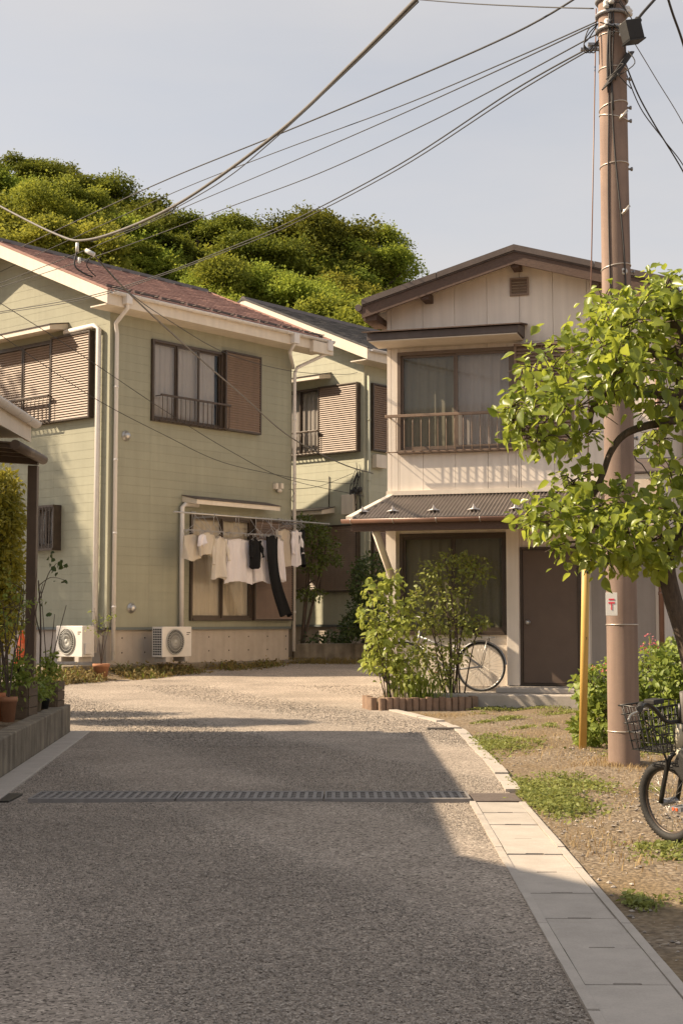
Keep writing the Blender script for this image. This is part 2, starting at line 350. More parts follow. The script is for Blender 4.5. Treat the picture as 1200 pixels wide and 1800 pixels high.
yv = rng.uniform(4, 12.5, N); xv = rng.uniform(1.12, 3.2, N); k = (np.sin(xv * 2.1 + 1) * np.sin(yv * 1.3) + rng.random(N)) > .35; xv, yv = xv[k], yv[k]
tag(link('yard_pebbles', stones('yard_pebbles', np.stack([xv, yv, gh(xv, yv) - .002], -1), (.003 + .014 * rng.random(len(xv)) ** 3), m_stone)), 'small stones strewn over the dry dirt yard', 'gravel', kind='stuff')

# covered concrete gutter along the lane: kerb pieces and cover slabs
gut = link('covered_gutter', MB().box(-.17, -2, -.2, .17, 9.06, -.03).mesh('gutter_channel', m_conc)); gut.location = (.812, 0, 0); gut.rotation_euler = (0, 0, -R(1.05)); tag(gut, kind='structure')
sl_me = []
for v in range(3):
    b = MB(); r = .006
    # slab with a handle notch at the near edge
    b.box(-.134, 0.004, -.06, -.045, .494, .012); b.box(.045, .004, -.06, .134, .494, .012); b.box(-.045, .02, -.06, .045, .494, .012); b.box(-.045, .004, -.06, .045, .02, -.02)
    sl_me.append(b.mesh('gutter_slab', m_conc))
kb = MB().box(-.018, .003, -.1, .018, .597, .016).mesh('gutter_kerb', m_conc)
y = 9.05 - .5
while y > -1.6:
    o = link('cover_slab', random.choice(sl_me), gut, (random.uniform(-.002, .002), y, random.uniform(-.003, .003)), (random.uniform(-.004, .004), random.uniform(-.006, .006), random.uniform(-.003, .003))); y -= .5
for sx in (-.156, .156):
    y = 9.05 - .6
    while y > -1.6: link('gutter_kerb', kb, gut, (sx, y, random.uniform(-.003, .002)), (0, 0, random.uniform(-.003, .003))); y -= .6
# kerb edging stones round the yard
kpts = [Vector(p) for p in ((1.15,9.62,0),(1.2,11.2,0),(1.22,13.2,0),(1.24,14.9,0),(1.12,16.15,0),(.94,16.9,0),(.65,18.16,0),(.31,19.36,0))]
ks = thing('kerb_edging', (0, 0, 0), 'narrow concrete kerb edging curving between gravel and dirt yard', 'kerb')
kme = MB().box(-.5, -.05, -.1, .5, .05, .022).mesh('kerb_stone', m_conc)
for a, b in zip(kpts[:-1], kpts[1:]):
    L = (b - a).length; nseg = max(1, round(L / .6))
    for i in range(nseg):
        p = a + (b - a) * ((i + .5) / nseg); d = b - a
        link('kerb_stone', kme, ks, (p.x, p.y, random.uniform(-.012, .004)), (random.uniform(-.03, .03), random.uniform(-.01, .01), math.atan2(d.y, d.x) + random.uniform(-.02, .02)), (L / nseg - .012, 1, 1))

# drain grate across the lane
m_grate = M('dull_grate_steel', (.27,.25,.235), (.20,.185,.175), 18, .75, metal=.1)
m_bed = M('drain_silt', (.24,.215,.195), (.17,.155,.14), 20, .95)
def grate(x0, x1, label):
    t = thing('drain_grate', (x0, 9.1, .014), label, 'drain grate', group='steel drain grates across the lane'); W = x1 - x0
    MB().box(0, 0, -.05, W, .03, .012).box(0, .37, -.05, W, .40, .012).box(0, .03, -.05, .012, .37, .012).box(W - .012, .03, -.05, W, .37, .012).build('grate_frame', m_grate, t, bevel=.002)
    MB().box(.013, .031, -.12, W - .013, .369, -.001).build('drain_bed', m_bed, t)
    bm = MB().box(-.012, .03, -.04, .012, .37, .008).mesh('grate_bar', m_grate)
    n = int((W - .03) / .0555)
    for i in range(1, n + 1): link('grate_bar', bm, t, (i * W / (n + 1), 0, 0))
    bl = MB()
    for k in range(1, 4): bl.box(.012, .03 + k * .085 - .003, -.035, W - .012, .03 + k * .085 + .003, .004)
    bl.build('cross_rod', m_grate, t)
xa = -1.98
for i, (w, lb) in enumerate(((.925, 'steel drain grate section nearest the low garden wall'), (.925, 'middle steel drain grate section across the gravel lane'), (.925, 'steel drain grate section nearest the covered gutter path'))):
    grate(xa, xa + w, lb); xa += w + .012
tag(MB().box(.84, 9.1, -.05, 1.14, 9.5, .012).build('manhole_cover', M('rusty_plate', (.15,.12,.10), (.09,.07,.06), 12, .7, .3, 60), bevel=.003), 'dark rusted steel lid at the gutter end of the drain', 'drain lid')
tag(MB().box(-2.42, 9.1, -.05, -2.1, 9.5, .012).build('manhole_cover', m_blackm, bevel=.003), 'black drain lid at the foot of the garden wall', 'drain lid')
tag(MB().box(-.18, -.07, -.02, .18, .07, .012).build('manhole_cover', M('rusty_plate2', (.13,.11,.10), (.09,.08,.07), 12, .7), loc=(1.08, 15.1, .01), bevel=.003), 'small grey lid lying in gravel by the kerb corner', 'drain lid')

# retaining wall with its footing, terrace soil behind
ra, rb = Vector((-2.33, 8.6, 0)), Vector((-2.76, 14.62, 0)); rd = (rb - ra); rL = rd.length; rz = math.atan2(rd.y, rd.x)
rw = thing('retaining_wall', ra, 'low stained concrete retaining wall holding the potted garden', 'wall', rz)
MB().box(-6, 0, -.1, rL, .16, .295).build('wall_block', m_concw, rw, bevel=.012)
MB().box(-6, -.2, -.1, rL + .05, -.003, .022).build('footing_strip', m_conc, rw, bevel=.008)
MB().box(-6, .163, -.1, rL - .16, 6, .262).box(rL - .158, .163, -.1, rL, 6, .29).build('terrace_soil', m_soil, rw)

# ================================================================== HOUSES
SIDE_H = .165
_board = {}
def board_mesh(m):
    if m.name not in _board:
        v = [(0,-.0140,0),(1,-.0140,0),(1,0,0),(0,0,0),(0,-.0118,.99),(1,-.0118,.99),(1,0,.99),(0,0,.99)]
        b = MB(); b.add(v, [(0,3,2,1),(4,5,6,7),(0,1,5,4),(1,2,6,5),(2,3,7,6),(3,0,4,7)]); _board[m.name] = b.mesh('siding_board', m)
    return _board[m.name]
def siding(wallpart, x0, x1, z0, z1, holes, m, joints=(), top=None):
    me = board_mesh(m); n = 0; z = z0
    while z < z1 - 1e-4:
        h = min(SIDE_H, z1 - z); a, b = x0, x1
        if top: a, b = max(x0, top(z + h * .5)[0]), min(x1, top(z + h * .5)[1])
        if b - a < .1: break
        cuts = sorted({a, b} | {c for hh in holes for c in (hh[0], hh[1]) if a < c < b} | {j + (.6 if n % 2 else 0) * 0 for j in joints if a < j < b})
        for p, q in zip(cuts[:-1], cuts[1:]):
            mid = (p + q) / 2; spans = [(z, z + h)]
            for hx0, hx1, hz0, hz1 in holes:
                if hx0 <= mid <= hx1:
                    ns = []
                    for s0, s1 in spans:
                        if hz1 <= s0 or hz0 >= s1: ns.append((s0, s1)); continue
                        if hz0 > s0 + .01: ns.append((s0, hz0))
                        if hz1 < s1 - .01: ns.append((hz1, s1))
                    spans = ns
            for s0, s1 in spans: link('siding_board', me, wallpart, (p + .0006, 0, s0), None, (q - p - .0012, 1, s1 - s0))
        z += h; n += 1
def wavy(x0, x1, z0, z1, amp, waves, y0, seed=0, n=None):
    r = random.Random(seed); n = n or max(12, int(waves * 8)); b = MB(); vs = []; rows = 5
    ph = r.random() * 6
    for j in range(rows):
        t = j / (rows - 1); z = z0 + (z1 - z0) * t
        for i in range(n + 1):
            u = i / n; w = amp * (1 - .35 * t) * (math.sin(u * waves * 6.28 + ph + .5 * math.sin(u * 9 + seed)) + .4 * math.sin(u * waves * 13.1 + seed))
            vs.append((x0 + (x1 - x0) * u, y0 + w, z))
    fs = [(j*(n+1)+i, j*(n+1)+i+1, (j+1)*(n+1)+i+1, (j+1)*(n+1)+i) for j in range(rows - 1) for i in range(n)]
    return b.add(vs, fs, True)
def window(house, rot, x0, x1, z0, z1, cols=2, curtains=(1, 1), glass=None, frame=None, proud=.07, mull=True, drop=None, drape=None):
    """sliding window: frame > sash bars, panes, curtains. Wall face at y=0 looking to -y"""
    frame = frame or m_brownf; glass = glass or m_glass; fw = .05
    b = MB()
    b.box(x0, -proud, z0, x0 + fw, .04, z1).box(x1 - fw, -proud, z0, x1, .04, z1).box(x0 + fw, -proud, z1 - fw, x1 - fw, .04, z1).box(x0 + fw, -proud - .015, z0, x1 - fw, .04, z0 + fw)
    win = b.build('window', frame, house, rot=(0, 0, rot), bevel=.004)
    W = (x1 - x0 - 2 * fw) / cols
    for i in range(cols):
        a, c = x0 + fw + i * W, x0 + fw + (i + 1) * W; yb = -.035 if i % 2 else -.01
        s = MB(); sw = .032
        s.box(a, yb - .015, z0 + fw, a + sw, yb + .012, z1 - fw).box(c - sw, yb - .015, z0 + fw, c, yb + .012, z1 - fw).box(a + sw, yb - .015, z1 - fw - sw, c - sw, yb + .012, z1 - fw).box(a + sw, yb - .015, z0 + fw, c - sw, yb + .012, z0 + fw + sw * 1.6)
        s.build('sash', frame, win)
        MB().add([(a + sw, yb, z0 + fw + sw * 1.6), (c - sw, yb, z0 + fw + sw * 1.6), (c - sw, yb, z1 - fw - sw), (a + sw, yb, z1 - fw - sw)], [(0, 1, 2, 3)]).build('pane', glass, win)
        if curtains and i < len(curtains) and curtains[i]:
            cm = (drape[i] if isinstance(drape, (list, tuple)) else drape) or m_curt; lo = z0 + .02 if drop is None else drop
            wavy(a - .02, a + (c - a) * curtains[i] + .02, lo, z1 - .03, .014, 6 * (c - a) / .8, .055, i * 7 + int(x0 * 10)).build('curtain', cm, win)
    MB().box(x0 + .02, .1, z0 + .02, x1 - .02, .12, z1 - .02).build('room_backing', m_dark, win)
    return win
def shutter(house, rot, x0, x1, z0, z1, proud=.14, pitch=.048, fm=None, sm=None):
    fm = fm or m_brownf; sm = sm or m_brown; fw = .035; b = MB()
    b.box(x0, -proud, z0, x0 + fw, .02, z1).box(x1 - fw, -proud, z0, x1, .02, z1).box(x0 + fw, -proud, z1 - fw, x1 - fw, .02, z1).box(x0 + fw, -proud, z0, x1 - fw, .02, z0 + fw)
    o = b.build('shutter_box', fm, house, rot=(0, 0, rot), bevel=.003)
    s = MB(); z = z0 + fw + .002
    while z < z1 - fw - .01:
        t = min(pitch, z1 - fw - z)
        s.add([(x0+fw,-proud+.004,z),(x1-fw,-proud+.004,z),(x1-fw,-proud+.03,z+t),(x0+fw,-proud+.03,z+t),(x0+fw,-proud+.05,z),(x1-fw,-proud+.05,z),(x1-fw,-proud+.05,z+t),(x0+fw,-proud+.05,z+t)], [(0,1,2,3),(0,4,5,1),(5,4,7,6)])
        z += pitch
    tag(s.build('louvre_slats', sm, o), kind='stuff'); return o
def railing(house, rot, x0, x1, ztop, zbot, proud=.22, step=.12, m=None, bar=.008, back=.06):
    m = m or m_brownf; b = MB()
    b.box(x0, -proud - .02, ztop - .025, x1, -proud + .02, ztop + .015)
    for xx in (x0 + .03, x1 - .05): b.box(xx, -proud + .02, ztop - .018, xx + .02, -.005, ztop)
    b.box(x0, -proud + .03, zbot + .005, x1, -proud + .055, zbot + .02)
    o = b.build('window_railing', m, house, rot=(0, 0, rot), bevel=.004)
    pts = smooth_pts([(0, -proud, ztop - .02), (0, -proud, zbot + .12), (0, -proud + .01, zbot + .05), (0, -proud + .05, zbot + .008), (0, -back, zbot)], 3)
    bm = MB().tube(pts, bar, 6).mesh('baluster', m)
    n = int((x1 - x0) / step)
    for i in range(n + 1): link('baluster', bm, o, (x0 + .04 + i * (x1 - x0 - .08) / n, 0, 0))
    return o
def awning(house, rot, x0, x1, z0, depth=.42, th=.09, top=None, under=None):
    top = top or m_roofbrown; under = under or m_cream
    poly = [(0, 0, z0 + .11), (0, -depth, z0 + .02), (0, -depth, z0 - .02 + .0), (0, 0, z0 + .06)]
    a = MB().prism([(0,0,z0+.13),(0,-depth-.02,z0+.035),(0,-depth-.02,z0+.02),(0,0,z0+.115)], (x1 - x0 + .04, 0, 0), (x0 - .02, 0, 0)).build('awning', top, house, rot=(0, 0, rot))
    MB().prism([(0,0,z0+.113),(0,-depth,z0+.018),(0,-depth,z0-th+.02),(0,-.0,z0-.01)], (x1 - x0, 0, 0), (x0, 0, 0)).build('awning_box', under, a, bevel=.004)
    return a
def pipe(house, pts, r, m, name='downpipe', rings=True, rot=0, smooth=0):
    b = MB(); P = smooth_pts(pts, smooth) if smooth else pts
    b.tube(P, r, 10)
    if rings:
        for p, q in zip(pts[:-1], pts[1:]):
            p, q = Vector(p), Vector(q); L = (q - p).length
            k = 1.0
            while k < L - .2:
                c = p + (q - p) * (k / L); d = (q - p).normalized() * .02; b.tube([c - d, c + d], r * 1.18, 10); k += 1.35
    return b.build(name, m, house, rot=(0, 0, rot))

def gable_house(name, loc, rz, label, side, roofm, W=5.0, DEP=6.5, zb=.2, zf=1.0, wall_r_holes=(), wall_l_holes=(), joints_r=(), joints_l=(), zwall=7.02):
    """two-storey siding house; local x along the eave wall, y along the gable wall, near corner at the origin"""
    h = thing(name, loc, label, 'house', rz)
    SL, OV, OX0, OX1 = .435, .5, .5, .62; zr0 = 7.10
    def zroof(y): return zr0 + SL * (min(y, DEP - y) + OV)
    MB().box(.03, .03, zb, W - .03, DEP - .03, zf).build('foundation', m_found, h)
    wr = MB().box(.14, .14, zf, W - .002, .3, zwall + .05).build('wall', side, h)
    siding(wr, .07, W, zf + .02, zwall, wall_r_holes, side, joints_r)
    wlft = MB().box(-DEP + .14, .14, zf, -.3, .3, zwall + .05).prism([(-DEP+.14,0,zwall+.05),(-.14,0,zwall+.05),(-DEP/2,0,zroof(DEP/2)-.16)], (0,.2,0), (0,.004,0)).build('wall', side, h, rot=(0, 0, R(-90)))
    def top(z):
        if z < zwall: return (-DEP, 0)
        k = (z - zr0 + .13) / SL - OV; return (-DEP + k, -k)
    siding(wlft, -DEP, -.07, zf + .02, zroof(DEP / 2) - .2, wall_l_holes, side, joints_l, top)
    MB().box(.3, DEP - .14, zf, W - .002, DEP, zwall).box(W - .14, .3, zf, W - .004, DEP - .15, zwall).prism([(W-.14,.0,zwall),(W-.14,DEP,zwall),(W-.14,DEP/2,zroof(DEP/2)-.16)], (.136,0,0), (0,0,0)).build('wall', side, h)
    MB().box(-.018, -.018, zf + .01, .068, .068, zwall + .1).build('corner_trim', side, h, bevel=.004)
    MB().box(.04, -.035, zf - .03, W, -.0, zf + .018).build('drip_flashing', m_brownf if 0 else M_flash, h)
    MB().box(-DEP, -.035, zf - .03, -.04, 0, zf + .018).build('drip_flashing', M_flash, h, rot=(0, 0, R(-90)))
    # roof body
    x0, x1 = -OX0, W + OX1
    rb_ = MB()
    for sgn in (0, 1):
        f = (lambda y: y) if sgn == 0 else (lambda y: DEP - y)
        pr = [(x0, f(-OV), zr0 - .12), (x0, f(DEP/2), zroof(DEP/2) - .12), (x0, f(DEP/2), zroof(DEP/2) - .02), (x0, f(-OV), zr0 - .02)]
        if sgn == 0: pr = pr[::-1]
        rb_.prism(pr, (x1 - x0, 0, 0), (0, 0, 0))
    roof = rb_.build('roof', m_cream, h)
    sl = MB(); rows = 17; Ls = DEP / 2 + OV; dy = Ls / rows
    for sgn in (0, 1):
        for i in range(rows):
            y0, y1 = -OV - .03 + i * dy, -OV - .03 + (i + 1) * dy + .05
            x = x0 - .03 - (i % 2) * .15
            while x < x1 + .03:
                xa_, xb_ = max(x, x0 - .03) + .004, min(x + .3, x1 + .03) - .004
                if xb_ > xa_:
                    f = (lambda y: y) if sgn == 0 else (lambda y: DEP - y)
                    za, zc = zr0 + SL * (y0 + OV) + .012, zr0 + SL * (y1 + OV) - .012
                    jz = random.uniform(-.002, .003)
                    vs = [(xa_, f(y0), za - .02), (xb_, f(y0), za - .02), (xb_, f(y1), zc - .02), (xa_, f(y1), zc - .02), (xa_, f(y0), za + jz), (xb_, f(y0), za + jz), (xb_, f(y1), zc + jz), (xa_, f(y1), zc + jz)]
                    sl.add(vs, [(4,5,6,7),(0,1,5,4),(1,2,6,5),(3,0,4,7)] if sgn == 0 else [(7,6,5,4),(4,5,1,0),(5,6,2,1),(7,4,0,3)])
                x += .3
    tag(sl.build('roof_slates', roofm, roof), kind='stuff')
    MB().prism([(0,-.14,-.075),(0,.14,-.075),(0,.03,.035),(0,-.03,.035)][::-1], (x1 - x0 + .08, 0, 0), (x0 - .04, DEP/2, zroof(DEP/2) + .02)).build('ridge_cap', m_roofbrown, roof)
    # barge boards, fascias
    for xe, w in ((x0 - .035, .03), (x1 + .005, .03)):
        b = MB()
        for sgn in (0, 1):
            f = (lambda y: y) if sgn == 0 else (lambda y: DEP - y)
            pr = [(xe, f(-OV - .03), zr0 - .26), (xe, f(DEP/2), zroof(DEP/2) - .28), (xe, f(DEP/2), zroof(DEP/2) - .01), (xe, f(-OV - .03), zr0 - .02)]
            if sgn == 0: pr = pr[::-1]
            b.prism(pr, (w, 0, 0), (0, 0, 0))
        b.build('barge_board', m_cream, roof, bevel=.004)
        e = MB()
        for sgn in (0, 1):
            f = (lambda y: y) if sgn == 0 else (lambda y: DEP - y)
            pr = [(xe - .012, f(-OV - .05), zr0 - .02), (xe - .012, f(DEP/2), zroof(DEP/2) - .02), (xe - .012, f(DEP/2), zroof(DEP/2) + .028), (xe - .012, f(-OV - .05), zr0 + .02)]
            if sgn == 0: pr = pr[::-1]
            e.prism(pr, (.055, 0, 0), (0, 0, 0))
        e.build('verge_trim', roofm, roof)
    for ye in (-OV - .03, DEP + OV):
        MB().box(x0 - .002, ye, zr0 - .27, x1 + .002, ye + .03, zr0 - .022).build('fascia', m_cream, roof, bevel=.004)
    MB().box(x0 + .002, -OV + .002, zr0 - .262, x1 - .002, -.02, zr0 - .24).build('soffit', m_cream, roof)
    # gutter
    g = MB(); prof = [(math.cos(a) * .055, math.sin(a) * .055) for a in np.linspace(math.pi, 2 * math.pi, 9)]
    vs = [(x, -OV - .095 + p[0], zr0 - .03 + p[1]) for x in (x0 + .03, x1 + .06) for p in prof]
    g.add(vs, [(i, i + 1, 10 + i, 9 + i) for i in range(8)], True)
    gu = g.build('gutter', m_white, roof); sd = gu.modifiers.new('s', 'SOLIDIFY'); sd.thickness = .004
    gb = MB(); x = x0 + .2
    while x < x1: gb.tube([(x, -OV - .095 + math.cos(a) * .06, zr0 - .03 + math.sin(a) * .06) for a in np.linspace(math.pi, 2 * math.pi, 7)], .006, 5); x += .45
    tag(gb.build('gutter_bracket', m_white, roof), kind='stuff')
    h['zr0'] = zr0
    return h, roof, dict(x0=x0, x1=x1, OV=OV, zr0=zr0, SL=SL)
M_flash = M('blue_grey_flashing', (.15,.17,.16), (.12,.135,.13), 5, .5)

# ---------------- house A : sage house on the left
HA = (-4.273, 26.0, 0)
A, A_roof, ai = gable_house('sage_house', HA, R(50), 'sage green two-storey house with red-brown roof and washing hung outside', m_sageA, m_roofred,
    wall_r_holes=[(1.0, 2.9, 4.92, 6.49), (2.05, 3.77, 1.14, 3.2)], wall_l_holes=[(-3.36, -1.57, 4.9, 6.52), (-2.1, -1.34, 2.5, 3.3)], joints_r=(1.02, 2.1, 3.95), joints_l=(-3.6,))
L90 = R(-90)
window(A, 0, 1.0, 2.9, 4.92, 6.49, 3, (1, 1, .85)); shutter(A, 0, 2.9, 3.94, 4.93, 6.54); railing(A, 0, 1.1, 2.98, 5.42, 4.93, .2)
window(A, 0, 2.05, 3.77, 1.14, 3.2, 2, (1, 1), glass=m_glassd, drape=M('cream_blind', (.74,.66,.56), (.68,.60,.50), 4, .9)); shutter(A, 0, 3.77, 4.93, 1.14, 3.2)
MB().box(2.1, -.06, 2.42, 2.95, -.03, 2.5).build('window_bar', m_brownf, A)
awning(A, 0, 1.85, 4.2, 3.44)
window(A, L90, -3.36, -1.57, 4.9, 6.52, 2, (0, 0)); shutter(A, L90, -1.57, -.42, 4.9, 6.54); shutter(A, L90, -3.32, -2.47, 4.95, 6.47, proud=.10); shutter(A, L90, -2.45, -1.61, 4.95, 6.47, proud=.10)
railing(A, L90, -3.3, -1.5, 5.42, 4.9, .22); awning(A, L90, -3.6, -1.2, 6.68, .45)
# small barred window
window(A, L90, -2.1, -1.34, 2.5, 3.3, 2, (.4, .4)); gr = MB().box(-2.12, -.22, 2.46, -1.32, -.2, 2.5).box(-2.12, -.22, 3.28, -1.32, -.2, 3.32).box(-2.12, -.2, 2.46, -2.09, 0, 3.32).box(-1.35, -.2, 2.46, -1.32, 0, 3.32).build('window_grille', m_brownf, A, rot=(0, 0, L90))
gm = MB().box(-.012, -.215, 2.5, .012, -.205, 3.28).mesh('grille_bar', m_brownf)
for i in range(7): link('grille_bar', gm, gr, (-2.03 + i * .1, 0, 0))
# pipes
zg = ai['zr0'] - .06
pipe(A, [(-.12, -.595, zg), (-.1, -.59, zg - .22), (.03, -.12, zg - .42), (.09, -.085, zg - .6), (.09, -.085, .42)], .038, m_white)
MB().box(-.18, -.66, zg - .16, -.04, -.53, zg + .02).build('rain_head', m_white, A, bevel=.012)
pipe(A, [(-1.2, -.09, 6.6), (-.36, -.09, 6.62), (-.22, -.09, 6.55), (-.22, -.09, .55)], .05, m_white, 'pipe_cover', False, L90)
pipe(A, [(2.2, -.09, 3.38), (1.86, -.09, 3.38), (1.78, -.09, 3.32), (1.78, -.09, 1.02)], .045, m_white, 'pipe_cover', False)
pipe(A, [(4.45, -.595, zg), (4.45, -.58, zg - .2), (4.5, -.4, zg - .34), (4.95, -.1, zg - .58)], .036, m_white, rings=False)
MB().box(4.37, -.66, zg - .2, 4.53, -.53, zg + .02).build('rain_head', m_white, A, bevel=.012)
pipe(A, [(5.52, -.595, zg), (5.52, -.58, zg - .24), (5.05, -.12, zg - .56), (5.02, -.075, zg - .68), (5.02, -.075, .5)], .036, m_white)
MB().box(5.44, -.66, zg - .2, 5.6, -.53, zg + .02).build('rain_head', m_white, A, bevel=.012)
MB().box(5.0, -.62, ai['zr0'] - .34, 5.64, -.5, ai['zr0'] - .1).build('eave_box', m_cream, A, bevel=.006)
for x, z in ((.39, 4.57), (.57, 1.37)):
    MB().lathe([(.0, .09), (.05, .085), (.07, .06), (.075, .02), (.095, .015), (.1, .0)], 16, (x, -.017, z), 'y').build('vent_cap', m_steel, A)
MB().box(4.42, -.1, 3.86, 4.5, -.017, 3.98).box(4.58, -.1, 3.88, 4.66, -.017, 3.99).lathe([(0, .0), (.05, .02), (.06, .05), (.03, .09)], 10, (4.54, -.09, 3.78)).build('wall_lamp', m_cream, A)
# snow guards on the roof
for row, (ya, n0) in enumerate(((-.25, 0),)):
    for i in range(9):
        x = -.32 + i * .68; z = ai['zr0'] + ai['SL'] * (ya + ai['OV'])
        MB().box(0, 0, .02, .6, .02, .065).box(.1, -.14, .014, .14, 0, .03).box(.46, -.14, .014, .5, 0, .03).build('snow_guard', m_roofbrown, A_roof, loc=(x, ya, z))
for i in range(12):
    x = -.2 + i * .52; yb = 3.05; MB().box(0, 0, .012, .22, .03, .035).build('ridge_guard', m_roofbrown, A_roof, loc=(x, yb, ai['zr0'] + ai['SL'] * (yb + ai['OV'])))
pipe(A, [(5.0, -.02, 3.9), (4.95, -.12, 3.8), (4.88, -.12, 3.68), (4.95, -.1, 3.62), (5.03, -.05, 3.72)], .006, m_cable, 'cable_loop', False, smooth=5)
# foundation vents/tie holes
th = MB()
for i in range(9):
    for z in (.55, .82): th.lathe([(0, .004), (.014, .004), (.014, 0)], 8, (.4 + i * .56, .03, z), 'y')
tag(th.build('tie_hole', m_dark, A), kind='stuff')
# ledge and weeds bed in front
MB().box(-.3, -.28, -.1, 5.2, .02, .33).build('foundation_ledge', m_concw, A, bevel=.02)

# ---------------- house C : the same kind of house behind
HC = (.526, 33.0, -.055)
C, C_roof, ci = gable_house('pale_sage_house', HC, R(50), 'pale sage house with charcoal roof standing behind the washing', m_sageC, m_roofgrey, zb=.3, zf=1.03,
    wall_l_holes=[(-3.0, -1.25, 4.92, 6.46), (-3.0, -1.2, 1.8, 3.28)], wall_r_holes=[], joints_l=(-2.2,))
C.scale = (1.0476,) * 3
window(C, L90, -3.0, -1.25, 4.92, 6.46, 3, (1, 1, 1)); shutter(C, L90, -1.25, -.09, 4.9, 6.46); railing(C, L90, -2.9, -1.2, 5.45, 4.93, .2); awning(C, L90, -3.2, -.96, 6.66, .42)
shutter(C, 0, .16, 1.3, 4.93, 6.45); shutter(C, 0, .18, 1.3, 1.8, 3.2)
shutter(C, L90, -3.0, -2.12, 1.82, 3.27, .10); shutter(C, L90, -2.1, -1.22, 1.82, 3.27, .10); shutter(C, L90, -1.2, -.1, 1.78, 3.28, .14); awning(C, L90, -3.3, -.85, 3.58, .45)
window(C, L90, -3.0, -1.2, 1.8, 3.28, 2, (0, 0))
MB().box(.25, -.16, 4.55, .62, -.018, 4.85).build('meter_box', m_cream, C, bevel=.01)
MB().box(-.55, -.14, 3.5, -.2, -.018, 3.95).build('meter_box', m_cream, C, rot=(0, 0, L90), bevel=.01)
pipe(C, [(.05, -.1, 6.6), (.05, -.1, .5)], .035, m_sageC)
mb_ = MB(); rr = random.Random(5)
for i in range(9):
    z0 = 4.4 - rr.random() * .3; x = -.18 + rr.random() * .14
    mb_.tube(smooth_pts([(x, -.05, z0 + .3), (x + rr.uniform(-.15, .1), -.12, z0), (x + rr.uniform(-.2, .05), -.1, z0 - .3), (x, -.05, z0 - .6 - rr.random() * .3)], 4), .008, 5)
for i in range(4): mb_.lathe([(0, .14), (.045, .12), (.05, .02), (0, 0)], 8, (-.28 + .08 * i, -.1, 3.92 + .05 * (i % 2)))
mb_.build('service_cables', m_cable, C, rot=(0, 0, L90))
pipe(C, [(-1.0, -.03, 4.4), (-1.0, -.03, 3.7)], .01, m_brownf, 'conduit', False, L90)
RH = thing('added_shade_house', (-6.6, 34.3, 0), 'unseen low house added behind the sage house to shade the pale one', 'house')  # hidden block added only to shade the lower wall of the pale sage house
MB().box(0, 0, 0, 3.4, 4, 4.6).build('wall', m_cream, RH)
MB().prism([(-.2,-.2,4.6),(1.7,-.2,5.3),(1.7,-.2,5.4),(-.2,-.2,4.7)], (0,4.4,0), (0,0,0)).prism([(1.7,-.2,5.3),(3.6,-.2,4.6),(3.6,-.2,4.7),(1.7,-.2,5.4)], (0,4.4,0), (0,0,0)).build('roof', m_roofgrey, RH)
# ---------------- raised bed in front of C
bw = thing('bed_edging', (-1.0, 30.0, 0), 'dark low concrete edging in front of the pale sage house', 'kerb', R(4))
MB().box(0, 0, .1, 2.6, .14, .66).build('edging_block', m_concw, bw, bevel=.015); MB().box(0, .15, .1, 2.6, 1.1, .6).build('bed_soil', m_soil, bw)
M_net = clothmat('white_net', (.86,.82,.80), .45)
# ---------------- house D : beige house on the right
D = thing('beige_house', (.648, 19.93, 0), 'narrow beige two-storey house with brown gable and corrugated porch roof', 'house', R(-16.5))
DW, DD, AP = 3.77, 6.5, 1.88
def droof(x): return 6.20 - .29 * abs(x - AP)
MB().box(.12, .14, .05, DW - .002, DD, 5.3).prism([(.12,0,5.3),(DW-.002,0,5.3),(DW-.002,0,droof(DW)-.12),(AP,0,droof(AP)-.12),(.12,0,droof(.12)-.12)], (0, DD - .14, 0), (0, .14, 0)).build('wall', m_panel, D)
MB().box(0, 0, .1, .119, DD, droof(0) - .1).build('wall', m_panel, D)
dwall = MB().box(.12, .08, .1, .14, .139, 5.3).build('front_wall', m_panel, D)
edges = [.0, .062, .52, .977, 1.434, 1.891, 2.348, 2.805, 3.262, DW]
dholes = [(.16, 1.82, 3.47, 4.91), (.18, 1.71, .95, 2.35), (1.86, 2.68, .0, 2.14)]
def panel(x0, x1, z0, z1, top=False):
    if x1 - x0 < .012 or z1 - z0 < .012: return
    a, b = x0 + .0025, x1 - .0025
    poly = [(a, 0, z0 + .002), (b, 0, z0 + .002)]
    if top:
        poly.append((b, 0, droof(b) - .12))
        if a < AP < b: poly.append((AP, 0, droof(AP) - .12))
        poly.append((a, 0, droof(a) - .12))
    else: poly += [(b, 0, z1 - .002), (a, 0, z1 - .002)]
    MB().prism(poly, (0, .05, 0), (0, -.02, 0)).build('wall_panel', m_panel, dwall)
for a, b in zip(edges[:-1], edges[1:]):
    panel(a, b, 4.97, 9, True)
    cuts = sorted({a, b} | {c for h in dholes for c in h[:2] if a + .01 < c < b - .01})
    for p, q in zip(cuts[:-1], cuts[1:]):
        mid = (p + q) / 2; spans = [(.25, 2.85), (2.85, 4.97)]
        for h in dholes:
            if h[0] <= mid <= h[1]:
                ns = []
                for s0, s1 in spans:
                    if h[3] <= s0 or h[2] >= s1: ns.append((s0, s1)); continue
                    if h[2] > s0: ns.append((s0, h[2]))
                    if h[3] < s1: ns.append((h[3], s1))
                spans = ns
        for s0, s1 in spans: panel(p, q, s0, s1)
